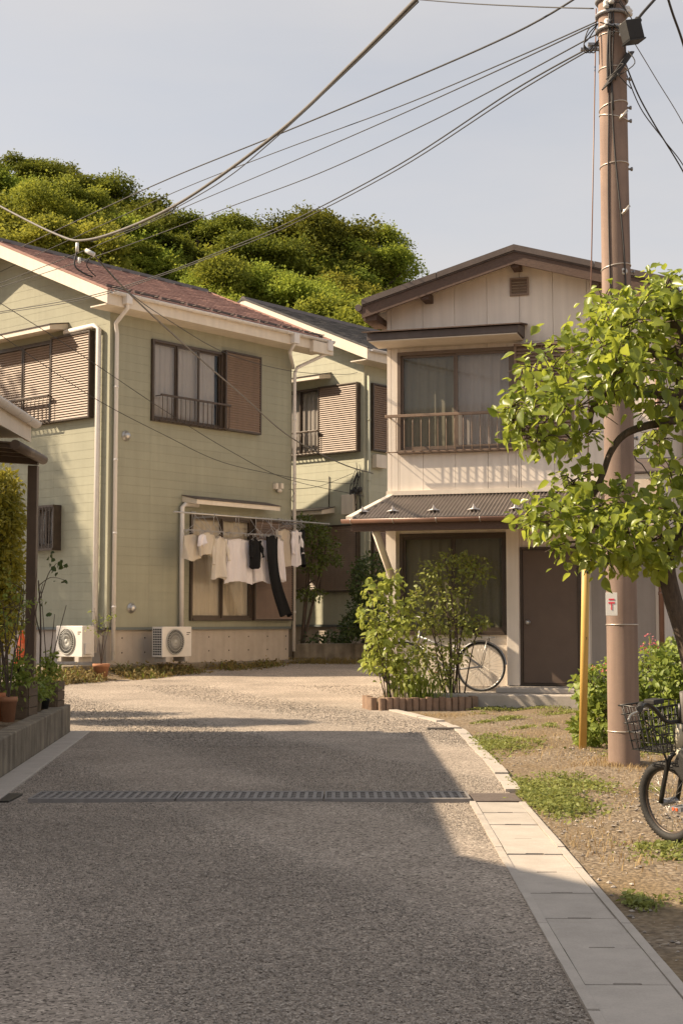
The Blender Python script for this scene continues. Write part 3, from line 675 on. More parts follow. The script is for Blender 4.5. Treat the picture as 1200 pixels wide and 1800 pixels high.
# roof
OVF, OVS = .38, .27
rf = MB()
for x0, x1 in ((-OVS, AP), (AP, DW + OVS)):
    rf.prism([(x0, 0, droof(x0) - .05), (x1, 0, droof(x1) - .05), (x1, 0, droof(x1)), (x0, 0, droof(x0))], (0, DD + OVF + .3, 0), (0, -OVF, 0))
droofo = rf.build('roof', m_roofbrown, D, bevel=.004)
rr_ = MB(); k = 0
for x0, x1 in ((-OVS, AP), (AP, DW + OVS)):
    for i in range(16):
        y = -OVF + .02 + i * .43
        rr_.prism([(x0, 0, droof(x0) - .0), (x1, 0, droof(x1) - .0), (x1, 0, droof(x1) + .025), (x0, 0, droof(x0) + .025)], (0, .035, 0), (0, y, .001))
rr_.build('roof_seam', m_roofbrown, droofo)
cp = MB()
for sx in (-1, 1):
    for i in range(2):
        xa, xb = AP + sx * i * 1.08, AP + sx * min(1.07 + i * 1.08, 2.16)
        lo, hi = min(xa, xb), max(xa, xb)
        cp.prism([(lo, 0, droof(lo) - .03), (hi, 0, droof(hi) - .03), (hi, 0, droof(hi) + .05), (lo, 0, droof(lo) + .05)], (0, .07, 0), (0, -OVF - .02, 0))
cp.build('verge_cap', m_roofbrown, droofo)
bb = MB()
for x0, x1 in ((-OVS, AP), (AP, DW + OVS)):
    bb.prism([(x0, 0, droof(x0) - .21), (x1, 0, droof(x1) - .21), (x1, 0, droof(x1) - .052), (x0, 0, droof(x0) - .052)], (0, .035, 0), (0, -OVF + .015, 0))
bb.build('barge_board', m_wood, droofo)
sf = MB()
for x0, x1 in ((-OVS + .01, AP), (AP, DW + OVS - .01)):
    sf.prism([(x0, 0, droof(x0) - .135), (x1, 0, droof(x1) - .135), (x1, 0, droof(x1) - .055), (x0, 0, droof(x0) - .055)], (0, OVF - .08, 0), (0, -OVF + .055, 0))
sf.build('soffit', m_cream, droofo)
for x in (.62, AP, 2.95):
    MB().prism([(x-.055,0,droof(x)-.25),(x+.055,0,droof(x)-.25),(x+.055,0,droof(x)-.14),(x-.055,0,droof(x)-.14)], (0, OVF - .03, 0), (0, -OVF + .055, 0)).build('purlin_end', m_wood, droofo)
MB().box(-OVS + .01, -OVF + .06, droof(-OVS) - .24, -OVS + .2, .3, droof(-OVS) - .14).build('eave_block', m_wood, droofo)
MB().tube([(-OVS - .05, -OVF, droof(-OVS) - .06), (-OVS - .05, DD, droof(-OVS) - .06)], .05, 10).build('gutter', m_roofbrown, droofo)
# louvred gable vent
v = MB().box(1.76, -.05, 5.62, 2.02, -.02, 5.645).box(1.76, -.05, 5.845, 2.02, -.02, 5.87).box(1.76, -.05, 5.645, 1.785, -.02, 5.845).box(1.995, -.05, 5.645, 2.02, -.02, 5.845).build('gable_vent', m_brown, D)
vm = MB().add([(1.785,-.045,0),(1.995,-.045,0),(1.995,-.022,.035),(1.785,-.022,.035),(1.785,-.04,.0),(1.995,-.04,0),(1.995,-.018,.036),(1.785,-.018,.036)], [(0,1,2,3),(7,6,5,4),(0,4,5,1),(1,5,6,2),(2,6,7,3),(3,7,4,0)]).mesh('vent_louvre', m_brown)
for i in range(5): link('vent_louvre', vm, v, (0, 0, 5.648 + i * .04))
# upper window group
window(D, 0, .16, 1.82, 3.47, 4.91, 2, (.98, .98), glass=m_glass, drape=(m_curtg, M_net), frame=M('tan_frame', (.16,.115,.085), (.13,.095,.07), 7, .45)); shutter(D, 0, 1.82, 2.62, 3.5, 4.93, .12, fm=m_brown)
railing(D, 0, .02, 2.0, 3.99, 3.47, .21, .122, m_brown, .0055, .02)
a = MB().prism([(0,0,5.2),(0,-.55,5.1),(0,-.55,5.0),(0,0,5.02)], (2.1, 0, 0), (-.14, -.021, 0)).build('awning', m_roofbrown, D, bevel=.004)
MB().prism([(0,0,5.225),(0,-.6,5.12),(0,-.6,5.105),(0,0,5.205)], (2.2, 0, 0), (-.2, -.021, 0)).build('awning_sheet', m_wood, a)
MB().box(-.12, -.56, 4.985, 1.94, -.03, 4.997).build('awning_soffit', m_cream, a)
# lower window, door, pilaster
window(D, 0, .18, 1.70, .95, 2.35, 2, (1, 1), glass=m_glassd, drape=m_curtg, proud=.05)
MB().box(1.695, -.14, .27, 1.862, -.021, 2.5).build('pilaster', m_panel, D, bevel=.004)
dr = MB().box(1.90, -.03, .30, 2.64, .03, 2.10).build('door', m_door, D, bevel=.004)
MB().box(1.865, -.05, .27, 1.897, .05, 2.14).box(2.643, -.05, .27, 2.675, .05, 2.14).box(1.897, -.05, 2.103, 2.643, .05, 2.14).box(1.897, -.06, .27, 2.643, .05, .297).build('door_frame', m_brownf, D)
MB().lathe([(.0, .075), (.022, .072), (.03, .055), (.026, .035), (.012, .03), (.012, .012), (.034, .008), (.034, 0)], 14, (1.965, -.03, 1.12), 'y').build('door_knob', m_steel, dr)
MB().box(.5, -.95, -.1, 3.6, .0, .19).box(1.62, -.6, .19, 3.4, -.0, .262).build('concrete_step', m_conc, D, bevel=.015)
MB().box(0, -.03, .06, 1.69, .05, .25).build('foundation', m_found, D)
# porch roof
PD, ZT, ZB = 1.1, 2.90, 2.50
xs_ = np.arange(-.28, 3.02, .0125); rows = 5; vs = []; fs = []
for i, x in enumerate(xs_):
    yt = 0 if x > .05 else -PD * (.05 - x) / .33
    for j in range(rows):
        t = j / (rows - 1); y = yt + (-PD - yt) * t; z = ZT + (ZB - ZT) * (-y / PD) + .014 * math.sin(x / .05 * 2 * math.pi)
        vs.append((x, y, z))
for i in range(len(xs_) - 1):
    for j in range(rows - 1): a0 = i * rows + j; fs.append((a0, a0 + 1, a0 + rows + 1, a0 + rows))
pr = MB(); pr.add(vs, fs, True); porch = pr.build('porch_roof', m_corr, D); q = porch.modifiers.new('s', 'SOLIDIFY'); q.thickness = .006
MB().prism([(.05,0,ZT+.03),(.12,0,ZT+.03),(-.2,-PD,ZB+.03),(-.29,-PD,ZB+.03)], (0,0,-.05), (0,0,0)).build('porch_verge', m_cream, porch)
MB().box(.0, -.08, ZT - .01, 3.05, -.021, ZT + .05).build('porch_flashing', m_cream, porch)
g = MB(); prof = [(math.cos(a) * .055, math.sin(a) * .055) for a in np.linspace(math.pi, 2 * math.pi, 9)]
vs = [(x, -PD - .05 + p[0], ZB - .015 + p[1]) for x in (-.33, 3.06) for p in prof]; g.add(vs, [(i, i + 1, 10 + i, 9 + i) for i in range(8)], True)
g.add([vs[i] for i in range(9)], [tuple(range(9))]); g.add([vs[9 + i] for i in range(9)], [tuple(range(8, -1, -1))])
gu = g.build('porch_gutter', m_gutter, porch); q = gu.modifiers.new('s', 'SOLIDIFY'); q.thickness = .004
gb = MB()
for i in range(6): x = -.2 + i * .58; gb.tube([(x, -PD - .05 + math.cos(a) * .06, ZB - .015 + math.sin(a) * .06) for a in np.linspace(math.pi, 2 * math.pi, 7)], .006, 5)
tag(gb.build('gutter_bracket', m_steel, porch), kind='stuff')
MB().box(-.22, -PD + .02, ZB - .17, 3.0, -PD + .1, ZB - .03).build('porch_beam', m_wood, porch, bevel=.006)
MB().box(-.1, -PD + .12, ZB - .06, 2.95, -.02, ZB - .045).build('porch_ceiling', m_cream, porch)
MB().prism([(.02,-.98,2.36),(.12,-.98,2.36),(.12,-.9,2.44),(.02,-.9,2.44)], (0,0,.0001), (0,0,0)).tube([(.07,-.95,2.36),(.07,-.06,1.75)], .055, 4).build('porch_brace', m_cream, D)
MB().box(.0, -.1, .25, .14, -.021, 2.45).build('porch_post', m_panel, D)
for i, x in enumerate((-.12, .3, .86, 1.4, 1.95, 2.5)):
    y = -PD + .22; z = ZT + (ZB - ZT) * (-y / PD) + .01
    MB().add([(-.07,0,.01),(-.02,.02,.03),(0,-.02,.07),(.02,.02,.03),(.07,0,.01),(0,.06,.01),(0,-.05,.012)], [(0,6,1),(1,6,2),(2,6,3),(3,6,4),(1,2,5),(2,3,5),(0,1,5),(3,4,5)]).build('snow_stop', m_white, porch, loc=(x, y, z)).scale = (1.35, 1.35, 1.35)
# small side canopy
sc = MB().prism([(0,0,3.28),(0,-.8,3.02),(0,-.8,2.95),(0,0,3.18)], (1.1, 0, 0), (3.42, -.021, 0)).build('side_canopy', m_cream, D)
MB().prism([(0,0,3.31),(0,-.84,3.05),(0,-.84,3.03),(0,0,3.285)], (1.16, 0, 0), (3.39, -.021, 0)).build('canopy_sheet', m_roofbrown, sc)
pipe(D, [(3.74, -.08, 5.2), (3.74, -.08, .2)], .035, m_gutter)
MB().box(2.82, -.03, .25, 3.66, -.021, 2.42).build('grey_wall_sheet', M('grey_render', (.34,.30,.27), (.29,.26,.23), 3, .9, .2, 90, streak=.15), D)

# ---------------- neighbour house E behind on the right
E_ = thing('white_house', (5.3, 24.0, 0), 'off-white neighbouring house partly hidden at the right edge', 'house', R(-16.5))
MB().box(0, 0, 0, 6, 6, 5.4).build('wall', m_cream, E_)
MB().prism([(-.4,-.4,5.4),(6.4,-.4,5.4),(6.4,3,6.7),(-.4,3,6.7)], (0,0,.1), (0,0,0)).prism([(-.4,3,6.7),(6.4,3,6.7),(6.4,6.4,5.4),(-.4,6.4,5.4)], (0,0,.1), (0,0,0)).build('roof', m_roofbrown, E_)
window(E_, 0, .35, 1.9, 3.3, 4.6, 2, (1, 1), glass=m_glassd, proud=.08); shutter(E_, 0, 1.92, 2.8, 3.3, 4.6, .14)
MB().box(.3, -.03, .3, 5.6, -.0, 3.0).build('wainscot', m_found, E_)

# ---------------- house G beside the lane on the left (only its eave shows; it shades the lane)
G = thing('lane_side_house', (-3.28, 0, .17), 'house beside the lane whose pale eave end shows at the left edge', 'house')
MB().box(-7, 6.6, .0, -.75, 13.72, 2.95).build('wing_wall', m_cream, G)
MB().box(-9, 1.2, 0, -2.9, 7.1, 5.0).prism([(-2.9,1.2,5.0),(-2.9,7.1,5.0),(-2.9,4.2,6.3)], (-5.9,0,0), (0,0,0)).build('main_wall', m_cream, G)
gm_ = MB()
for y0, y1, z0, z1 in ((7.35, 4.2, 4.85, 6.5), (4.2, .9, 6.5, 4.85)):
    gm_.prism([(-2.5, y0, z0), (-2.5, y1, z1), (-2.5, y1, z1 + .1), (-2.5, y0, z0 + .1)], (-6.6, 0, 0), (0, 0, 0))
gm_.build('main_roof', m_roofbrown, G)
gw = MB().prism([(-.35,9.3,3.13),(-4.5,9.3,4.6),(-4.5,9.3,4.75),(-.35,9.3,3.25)], (0,-2.9,0), (0,0,0)).prism([(0,14.75,3.0),(-4.5,14.75,4.6),(-4.5,14.75,4.75),(0,14.75,3.12)], (0,-5.448,0), (0,0,0)).build('wing_roof', m_roofbrown, G)
MB().prism([(0,14.78,2.88),(-4.5,14.78,4.46),(-4.5,14.78,4.7),(0,14.78,3.09)], (0,-.03,0), (0,0,0)).build('barge_board', m_cream, gw)
MB().box(.003, 9.3, 2.84, .03, 14.8, 3.08).box(-.7, 9.3, 2.87, .0, 14.7, 2.885).build('fascia', m_cream, gw)
g = MB(); vs = [(.075 + p[0], y, 3.05 + p[1]) for y in (9.3, 14.85) for p in prof]; g.add(vs, [(i, i + 1, 10 + i, 9 + i) for i in range(8)], True)
g.add([vs[9 + i] for i in range(9)], [tuple(range(9))]); g2 = g.build('gutter', m_white, gw); q = g2.modifiers.new('s', 'SOLIDIFY'); q.thickness = .005
gb = MB()
for i in range(11): y = 9.4 + i * .5; gb.tube([(.075 + math.cos(a) * .06, y, 3.05 + math.sin(a) * .06) for a in np.linspace(math.pi, 2 * math.pi, 7)], .006, 5)
tag(gb.build('gutter_bracket', m_white, gw), kind='stuff')
window(G, R(90), 8.5, 10.3, 1.0, 2.4, 2, (1, 1)).location = (-.76, 0, 0)

# ---------------- canopy over the potted garden
cp_ = thing('garden_canopy', (-3.15, 14.9, .3), 'brown metal canopy on a post above the potted plants', 'canopy')
m_can = M('canopy_brown', (.12,.085,.06), (.09,.063,.045), 6, .45, metal=.2)
MB().box(-.12, -.14, .0, -.02, -.04, 2.46).build('post', m_can, cp_, bevel=.006)
MB().box(-4.6, -.14, .0, -4.5, -.04, 2.7).build('post', m_can, cp_, bevel=.006)
MB().tube([(0, .06, 2.54), (0, -1.25, 2.54)], .05, 12).build('front_beam', m_can, cp_)
MB().prism([(-.02,-.05,2.47),(-4.65,-.05,2.79),(-4.65,-.05,2.87),(-.02,-.05,2.55)], (0,-.08,0), (0,0,0)).build('cross_beam', m_can, cp_)
MB().prism([(-.05,0,2.56),(-4.7,0,2.90),(-4.7,0,2.915),(-.05,0,2.575)], (0,-1.25,0), (0,.04,0)).build('canopy_sheet', m_can, cp_)
for i in range(3): MB().prism([(-.05,0,2.52),(-4.65,0,2.857),(-4.65,0,2.892),(-.05,0,2.555)], (0,-.04,0), (0,-.3-.4*i,0)).build('rafter', m_can, cp_)
# ================================================================== VEGETATION
OV_V = np.array([(0,0,0),(.28,.27,.06),(.28,-.27,.06),(.32,0,-.01),(.68,.21,.02),(.68,-.21,.02),(.7,0,-.06),(1,0,-.17)], float)
OV_F = np.array([(0,3,1),(0,2,3),(1,3,6),(1,6,4),(2,5,6),(2,6,3),(4,6,7),(5,7,6)])
_e = [(.0,.0), (.10,.13), (.26,.26), (.45,.29), (.64,.23), (.82,.12), (1.0,.0)]
PV = [(x, 0, -.05 * math.sin(x * 3.1) - .14 * x * x) for x, _ in _e]; PL = [(x, w_, .10 * w_ / .29 - .14 * x * x + .02 * math.sin(x * 9)) for x, w_ in _e[1:-1]]; PR = [(x, -w_, .10 * w_ / .29 - .14 * x * x - .02 * math.sin(x * 8)) for x, w_ in _e[1:-1]]
PE_V = np.array(PV + PL + PR, float); _t = [(0,1,7),(0,12,1),(5,6,11),(5,16,6)]
for _i in range(4): _t += [(1+_i, 2+_i, 8+_i), (1+_i, 8+_i, 7+_i), (1+_i, 13+_i, 2+_i), (1+_i, 12+_i, 13+_i)]
PE_F = np.array(_t)
SM_V = np.array([(0,0,0),(.5,.24,.05),(.5,-.24,.05),(1,0,-.04)], float); SM_F = np.array([(0,2,3),(0,3,1)])
def unit(a): return a / np.maximum(np.linalg.norm(a, axis=-1, keepdims=True), 1e-9)
def leaf_frames(P, d, nrm):
    x = unit(d); z = unit(nrm - x * (nrm * x).sum(-1, keepdims=True)); y = np.cross(z, x); return np.stack([x, y, z], 1)
def leaf_mesh(name, P, d, nrm, size, tmpl, m, smooth=False):
    V, F = tmpl; Fr = leaf_frames(P, d, nrm); L = V[None] * size[:, None, None]
    W = np.einsum('nki,nij->nkj', L, Fr) + P[:, None]
    FF = (F[None] + (np.arange(len(P)) * len(V))[:, None, None]).reshape(-1, 3)
    return np_mesh(name, W.reshape(-1, 3), FF, m, smooth)
def blob_points(blobs, n, r, shell=.55, up=.5, droop=.3):
    vol = np.array([b[3] * b[4] * b[5] for b in blobs]) ** .67; cnt = np.maximum(1, (n * vol / vol.sum()).astype(int)); P = []; O = []
    for b, k in zip(blobs, cnt):
        u = unit(r.normal(size=(k, 3))); rad = (shell + (1 - shell) * r.random(k) ** .6) if shell > 0 else r.random(k) ** (1 / 3)
        rad = rad * (1 + np.clip(.12 * r.normal(size=k), -.2, .22)); P.append(np.array(b[:3]) + u * rad[:, None] * np.array(b[3:6])); O.append(u)
    P = np.concatenate(P); O = np.concatenate(O); N = len(P)
    d = O * .7 + r.normal(size=(N, 3)) * .7 + np.array([0, 0, -droop]); nrm = O * .5 + r.normal(size=(N, 3)) * .45 + np.array([0, 0, up])
    return P, d, nrm
def limb(b, pts, r0, r1, n=7):
    P = smooth_pts(pts, 5); k = len(P); b.tube(P, [r0 + (r1 - r0) * i / (k - 1) for i in range(k)], n); return b
def shrub(name, loc, label, cat, blobs, n, size, m, stems=6, stem_r=.012, seed=1, tmpl=(OV_V, OV_F), shell=.4, up=.5, droop=.3, group=None, stem_m=None):
    r = np.random.default_rng(seed); rd = random.Random(seed); t = thing(name, loc, label, cat, group=group)
    P, d, nr = blob_points(blobs, n, r, shell, up, droop)
    k = P[:, 2] > .02; P, d, nr = P[k], d[k], nr[k]
    tag(link('foliage', leaf_mesh('foliage', P, d, nr, r.uniform(.6, 1.2, len(P)) * size, tmpl, m, True), t), kind='stuff')
    b = MB()
    for i in range(stems):
        bl = blobs[i % len(blobs)]; tip = Vector(bl[:3]) + Vector((rd.uniform(-.5, .5) * bl[3], rd.uniform(-.5, .5) * bl[4], rd.uniform(.1, .8) * bl[5]))
        s = Vector((rd.uniform(-.08, .08), rd.uniform(-.08, .08), -.03)); mid = s.lerp(tip, .5) + Vector((rd.uniform(-.08, .08), rd.uniform(-.08, .08), .05))
        limb(b, [s, mid, tip], stem_r, stem_r * .35, 6)
        for _ in range(3):
            q = mid.lerp(tip, rd.random()); e = q + Vector((rd.uniform(-1, 1) * bl[3] * .7, rd.uniform(-1, 1) * bl[4] * .7, rd.uniform(.0, .7) * bl[5])); limb(b, [q, q.lerp(e, .5) + Vector((0, 0, .03)), e], stem_r * .5, stem_r * .2, 5)
    b.build('stems', stem_m or m_bark, t); return t
m_leafP = leafmat('persimmon_leaf', (.07,.115,.014), (.25,.30,.04), .48, .36, spec=.5)
m_leafPo = leafmat('persimmon_leaf_single', (.07,.115,.014), (.25,.30,.04), .46, .32, island=False, spec=.55)
m_leafH = leafmat('hill_leaf', (.042,.062,.010), (.185,.21,.028), .25, .7, spec=.12, rw=.35, obj=.22)
m_leafH2 = leafmat('hill_leaf_light', (.078,.11,.017), (.26,.295,.042), .35, .7, spec=.12, rw=.35, obj=.22)
m_leafH3 = leafmat('hill_leaf_yellow', (.10,.13,.02), (.31,.33,.048), .38, .7, spec=.12, rw=.35, obj=.2)
m_leafS = leafmat('shrub_leaf', (.12,.165,.028), (.28,.32,.065), .4, .5)
m_leafR = leafmat('rose_leaf', (.12,.15,.03), (.25,.27,.06), .25, .5)
m_leafC = leafmat('citrus_leaf', (.04,.065,.012), (.11,.135,.025), .25, .5)
m_leafM = leafmat('maple_leaf', (.11,.12,.015), (.27,.25,.03), .35, .6)
m_leafD = leafmat('dark_hedge_leaf', (.025,.045,.012), (.06,.09,.022), .2, .55)
m_leafB = leafmat('bush_leaf', (.10,.15,.025), (.23,.28,.05), .3, .5)
m_grass = leafmat('grass_green', (.10,.13,.028), (.23,.25,.065), .3, .6)
m_straw = leafmat('dry_grass', (.20,.13,.06), (.40,.30,.15), .25, .8)
m_weed = leafmat('dry_weed', (.09,.085,.03), (.20,.15,.05), .25, .8)
m_pink = leafmat('pink_petal', (.62,.12,.14), (.75,.25,.26), .3, .6)

# ---- persimmon tree, right foreground
def pb(px, py, Y, rx, rz, ry=.45): p = at(px, py, Y); s = Y / 2500; return (p.x, p.y, p.z, rx * s, ry, rz * s)
TY = 8.8
pblobs = [pb(1130,555,TY,85,62), pb(1045,595,TY-.1,80,45), pb(965,640,TY-.1,62,50), pb(925,705,TY,42,42), pb(1000,700,TY-.3,75,52), pb(1180,600,TY+.1,80,85), pb(1090,650,TY-.3,70,55), pb(1195,520,TY,60,35),
          pb(1240,600,TY+.2,100,110), pb(950,770,TY-.1,35,24), pb(1010,770,TY+.1,45,22), pb(1060,535,TY+.2,38,28), pb(900,735,TY,20,20), pb(1170,700,TY-.2,50,35),
          pb(960,915,TY-.2,55,34), pb(1040,945,TY-.3,80,40), pb(1140,935,TY-.2,65,50), pb(1100,975,TY-.2,50,25), pb(1195,900,TY,45,45), pb(1010,845,TY,30,26), pb(1030,890,TY-.1,40,30), pb(930,905,TY,28,16), pb(1230,950,TY,60,50), pb(1085,860,TY+.1,25,18), pb(1090,560,TY-.2,55,50), pb(1085,640,TY-.3,55,55), pb(985,890,TY-.2,60,30), pb(1090,925,TY-.3,70,45), pb(1060,985,TY-.2,55,22), pb(1150,985,TY-.1,40,25), pb(1170,510,TY,60,32), pb(920,760,TY,28,26), pb(900,715,TY,25,20), pb(1150,770,TY+.1,32,28), pb(1185,840,TY+.1,42,40), pb(1120,890,TY,40,30)]
trk = at(1236, 1330, TY); T0 = Vector((trk.x, TY, 0))
tree = thing('persimmon_tree', T0, 'leafy persimmon tree with large glossy leaves in front of utility pole', 'tree')
off = np.array(T0); PBL = [tuple(np.array(b[:3]) - off) + tuple(b[3:]) for b in pblobs]
r = np.random.default_rng(11)
P, d, nr = blob_points(PBL, 4000, r, .25, .55, .55); P = P + r.normal(0, .035, P.shape); nr = nr + np.array([-.2, -.3, .1]); S = .04 + .068 * r.random(len(P)) ** 1.5
order = np.argsort(P[:, 1] - .3 * S / .1 + (P[:, 0] + T0.x > 2.15) * 3); near, rest = order[:300], order[300:]
lv = []
for q in range(4):
    V = PE_V.copy(); V[:, 2] += -.10 * q * V[:, 0] ** 2; V[:, 1] *= .95 + .13 * q; V[7:, 2] += .03 * q; lv.append(np_mesh('leaf', V, PE_F, m_leafPo, True))
Fr = leaf_frames(P, d, nr)
for i in near:
    mt = Matrix([[Fr[i][c][rw_] for c in range(3)] for rw_ in range(3)])
    o = link('leaf', lv[i % 4], tree, P[i]); o.rotation_euler = mt.to_euler(); o.scale = (S[i],) * 3
V0 = PE_V.copy(); V0[:, 1] *= 1.12
tag(link('crown', leaf_mesh('crown', P[rest], d[rest], nr[rest], S[rest], (V0, PE_F), m_leafP, True), tree), kind='stuff')
b = MB(); w = lambda px, py, dy=0: at(px, py, TY + dy) - T0
limb(b, [Vector((0, 0, -.1)), w(1228,1250), w(1205,1130), w(1178,1040), w(1172,985), w(1200,930), w(1225,850), w(1215,760), w(1195,715)], .062, .045, 10)
limb(b, [w(1205,735), w(1170,742), w(1130,750), w(1095,765), w(1072,795), w(1058,835), w(1042,870), w(1032,900)], .03, .014)
limb(b, [w(1200,700), w(1150,690), w(1105,688), w(1065,695), w(1042,715), w(1036,745)], .045, .014)
limb(b, [w(1060,690), w(1020,680), w(975,690)], .02, .006); limb(b, [w(1120,690), w(1090,640), w(1050,600)], .02, .006)
limb(b, [w(1195,715), w(1200,640), w(1180,560), w(1140,520)], .06, .012); limb(b, [w(1180,640), w(1110,600), w(1060,560)], .025, .006)
limb(b, [w(1032,900), w(1045,925), w(1070,940), w(1090,950)], .02, .006); limb(b, [w(1036,895), w(1005,915), w(960,920)], .014, .004); limb(b, [w(1172,985), w(1130,965), w(1070,950)], .03, .008); limb(b, [w(1225,850), w(1260,700), w(1250,560)], .06, .01)
limb(b, [w(1058,835), w(1030,835), w(1005,845)], .01, .004)
b.build('trunk', m_bark, tree)
tw = MB(); rd_ = random.Random(8)
for bl in PBL:
    for _ in range(9):
        c = Vector(bl[:3]) + Vector((rd_.uniform(-.3, .3) * bl[3], rd_.uniform(-.3, .3) * bl[4], -.3 * bl[5])); dd = Vector((rd_.gauss(0, 1), rd_.gauss(0, 1), rd_.gauss(.3, .8))).normalized()
        e = c + Vector((dd.x * bl[3], dd.y * bl[4], dd.z * bl[5])) * 1.08; limb(tw, [c, c.lerp(e, .5) + Vector((0, 0, .03)), e], .005, .002, 4)
tag(tw.build('twigs', m_bark, tree), kind='stuff')

# ---- wooded hill
hx = np.linspace(-70, 70, 57); hy = np.linspace(46, 150, 40); HX, HY = np.meshgrid(hx, hy)
HZ = .2 + sstep((HY - 47) / 45) * np.interp(HX, [-70, -30, -12, -4, 4, 14, 70], [19, 17, 13.5, 10.0, 8.0, 5.5, 4]) + .4 * np.sin(HX * .5) * np.sin(HY * .4)
tag(link('hill', grid_mesh('hill', HX, HY, HZ, m_terr)), kind='structure')
def hill_z(x, y): return float(.2 + sstep((y - 47) / 45) * np.interp(x, [-70, -30, -12, -4, 4, 14, 70], [19, 17, 13.5, 10.0, 8.0, 5.5, 4]))
def proto(seed, mat, tall, flat):
    r = random.Random(seed); bl = []
    for i in range(19):
        a = r.uniform(0, 6.28); rad = r.random() ** .55 * 3.0; z = 2.6 + (tall + .6) * math.sqrt(max(0, 1 - (rad / 3.6) ** 2)) * (r.uniform(.2, 1.0) if i % 3 else r.uniform(.85, 1.0))
        s = r.uniform(.45, 1.25); bl.append((math.cos(a) * rad, math.sin(a) * rad, z, s * 1.25, s * 1.25, s * flat))
    g = np.random.default_rng(seed); P, d, nr = blob_points(bl, 38000, g, .3, .7, .1); P = P + g.normal(0, .13, P.shape) + .35 * np.sin(P[:, [1, 2, 0]] * 2.3 + seed)
    near = np.argmin(((P[:, None, :] - np.array([b_[:3] for b_ in bl])[None]) ** 2).sum(-1), 1); cz = np.array([b_[2] for b_ in bl])
    keep = (P[:, 2] > cz[near] - .15) | (g.random(len(P)) < .22); P, d, nr = P[keep], d[keep], nr[keep]
    cm = leaf_mesh('crown', P, d, nr, g.uniform(.10, .23, len(P)), (SM_V * np.array([1, 1.4, 1]), SM_F), mat)
    b = MB(); limb(b, [(0, 0, -4), (.1, 0, 1), (.0, .1, 4.5)], .3, .12, 8)
    for q in bl[::2]: limb(b, [(.05, .05, 1.5 + r.random() * 1.5), (q[0] * .5, q[1] * .5, q[2] * .7), q[:3]], .12, .03, 5)
    return cm, b.mesh('trunk', m_bark)
protos = [proto(21, m_leafH, 3.4, .75), proto(22, m_leafH2, 3.2, .85), proto(23, m_leafH, 2.6, .5), proto(24, m_leafH2, 3.8, .9), proto(25, m_leafH3, 3.3, .8)]
PT = (3.4, 3.2, 2.6, 3.8, 3.3)
SKX = [-120, -60, 0, 60, 130, 180, 230, 262, 285, 310, 350, 430, 480, 520, 600, 655, 690, 720, 760]
SKY_ = [262, 262, 278, 284, 308, 332, 348, 372, 396, 380, 374, 392, 410, 396, 400, 418, 470, 494, 510]
ORDN = ['first', 'second', 'third', 'fourth', 'fifth', 'sixth', 'seventh', 'eighth', 'ninth', 'tenth', 'eleventh', 'twelfth', 'thirteenth', 'fourteenth', 'fifteenth']
rh = random.Random(4)
for row, (dy, Y0, kinds, nm, x0_, x1_, stp) in enumerate(((0, 66, (0, 2, 0, 2, 0, 1), 'evergreen tree on the wooded skyline', -60, 670, 72), (48, 60, (1, 0, 2, 3, 0), 'tree in the middle row of the wooded hill', -30, 700, 70), (92, 55, (4, 1, 4, 3), 'yellow-green tree in the lower row of the wooded hill', -5, 735, 66), (135, 51, (4, 3, 1), 'light green tree lowest on the wooded hill', 250, 735, 62))):
    px = x0_; i = 0
    while px <= x1_:
        X_ = px + rh.uniform(-24, 24); py = float(np.interp(X_, SKX, SKY_)) + dy + (rh.uniform(-22, 20) if row else rh.uniform(-6, 9)); Y = Y0 + rh.uniform(-2.6, 2.6)
        k = kinds[(i * 7 + row + int(rh.random() * 2)) % len(kinds)]; s = rh.uniform(.45, .85) * (1.02 if row == 0 else .95)
        p = at(X_, py, Y); top = (3.2 + PT[k] + .35) * s
        t = thing('hill_tree', (p.x, Y, p.z - top), nm + ', ' + ORDN[i] + ' from the left', 'tree', rh.uniform(0, 6.28), 'trees on the wooded hill'); t.scale = (s * rh.uniform(1.05, 1.3), s * rh.uniform(1.05, 1.3), s)
        link('crown', protos[k][0], t); link('trunk', protos[k][1], t)
        px += stp; i += 1

# ---- trees outside the frame on the left that shade the sage house
def shade_tree(loc, label, blobs, n, seed):
    shrub('garden_tree', loc, label, 'tree', blobs, n, .15, m_leafB, 9, .05, seed, shell=0)
SH = 7.2
shade_tree((-17.9, 27.25, 0), 'tall dense garden tree far beyond the left edge', [(0,-.35,4.0+SH,.9,.5,1.9),(0,.2,5.0+SH,1,.55,2.3),(0,.95,5.5+SH,1,.7,2.3),(0,-.3,1.8+SH,1,.6,1.9),(0,.6,2.5+SH,1,.8,2.4),(0,1.6,4.5+SH,1,.7,2.6),(0,0,SH,1,.7,1.5),(0,.9,SH,1,.8,1.5)], 24000, 61)
shrub('added_shade_shrub', (-5.5, 17.5, 0), 'unseen rounded shrub added beyond the left edge to widen the lane shadow', 'shrub', [(0,0,1.3,.8,.75,1.2),(0,.1,2.1,.6,.6,.7)], 6000, .09, m_leafB, 8, .02, 63, shell=.2)  # out-of-frame shrub added to broaden the shadow strip across the lane

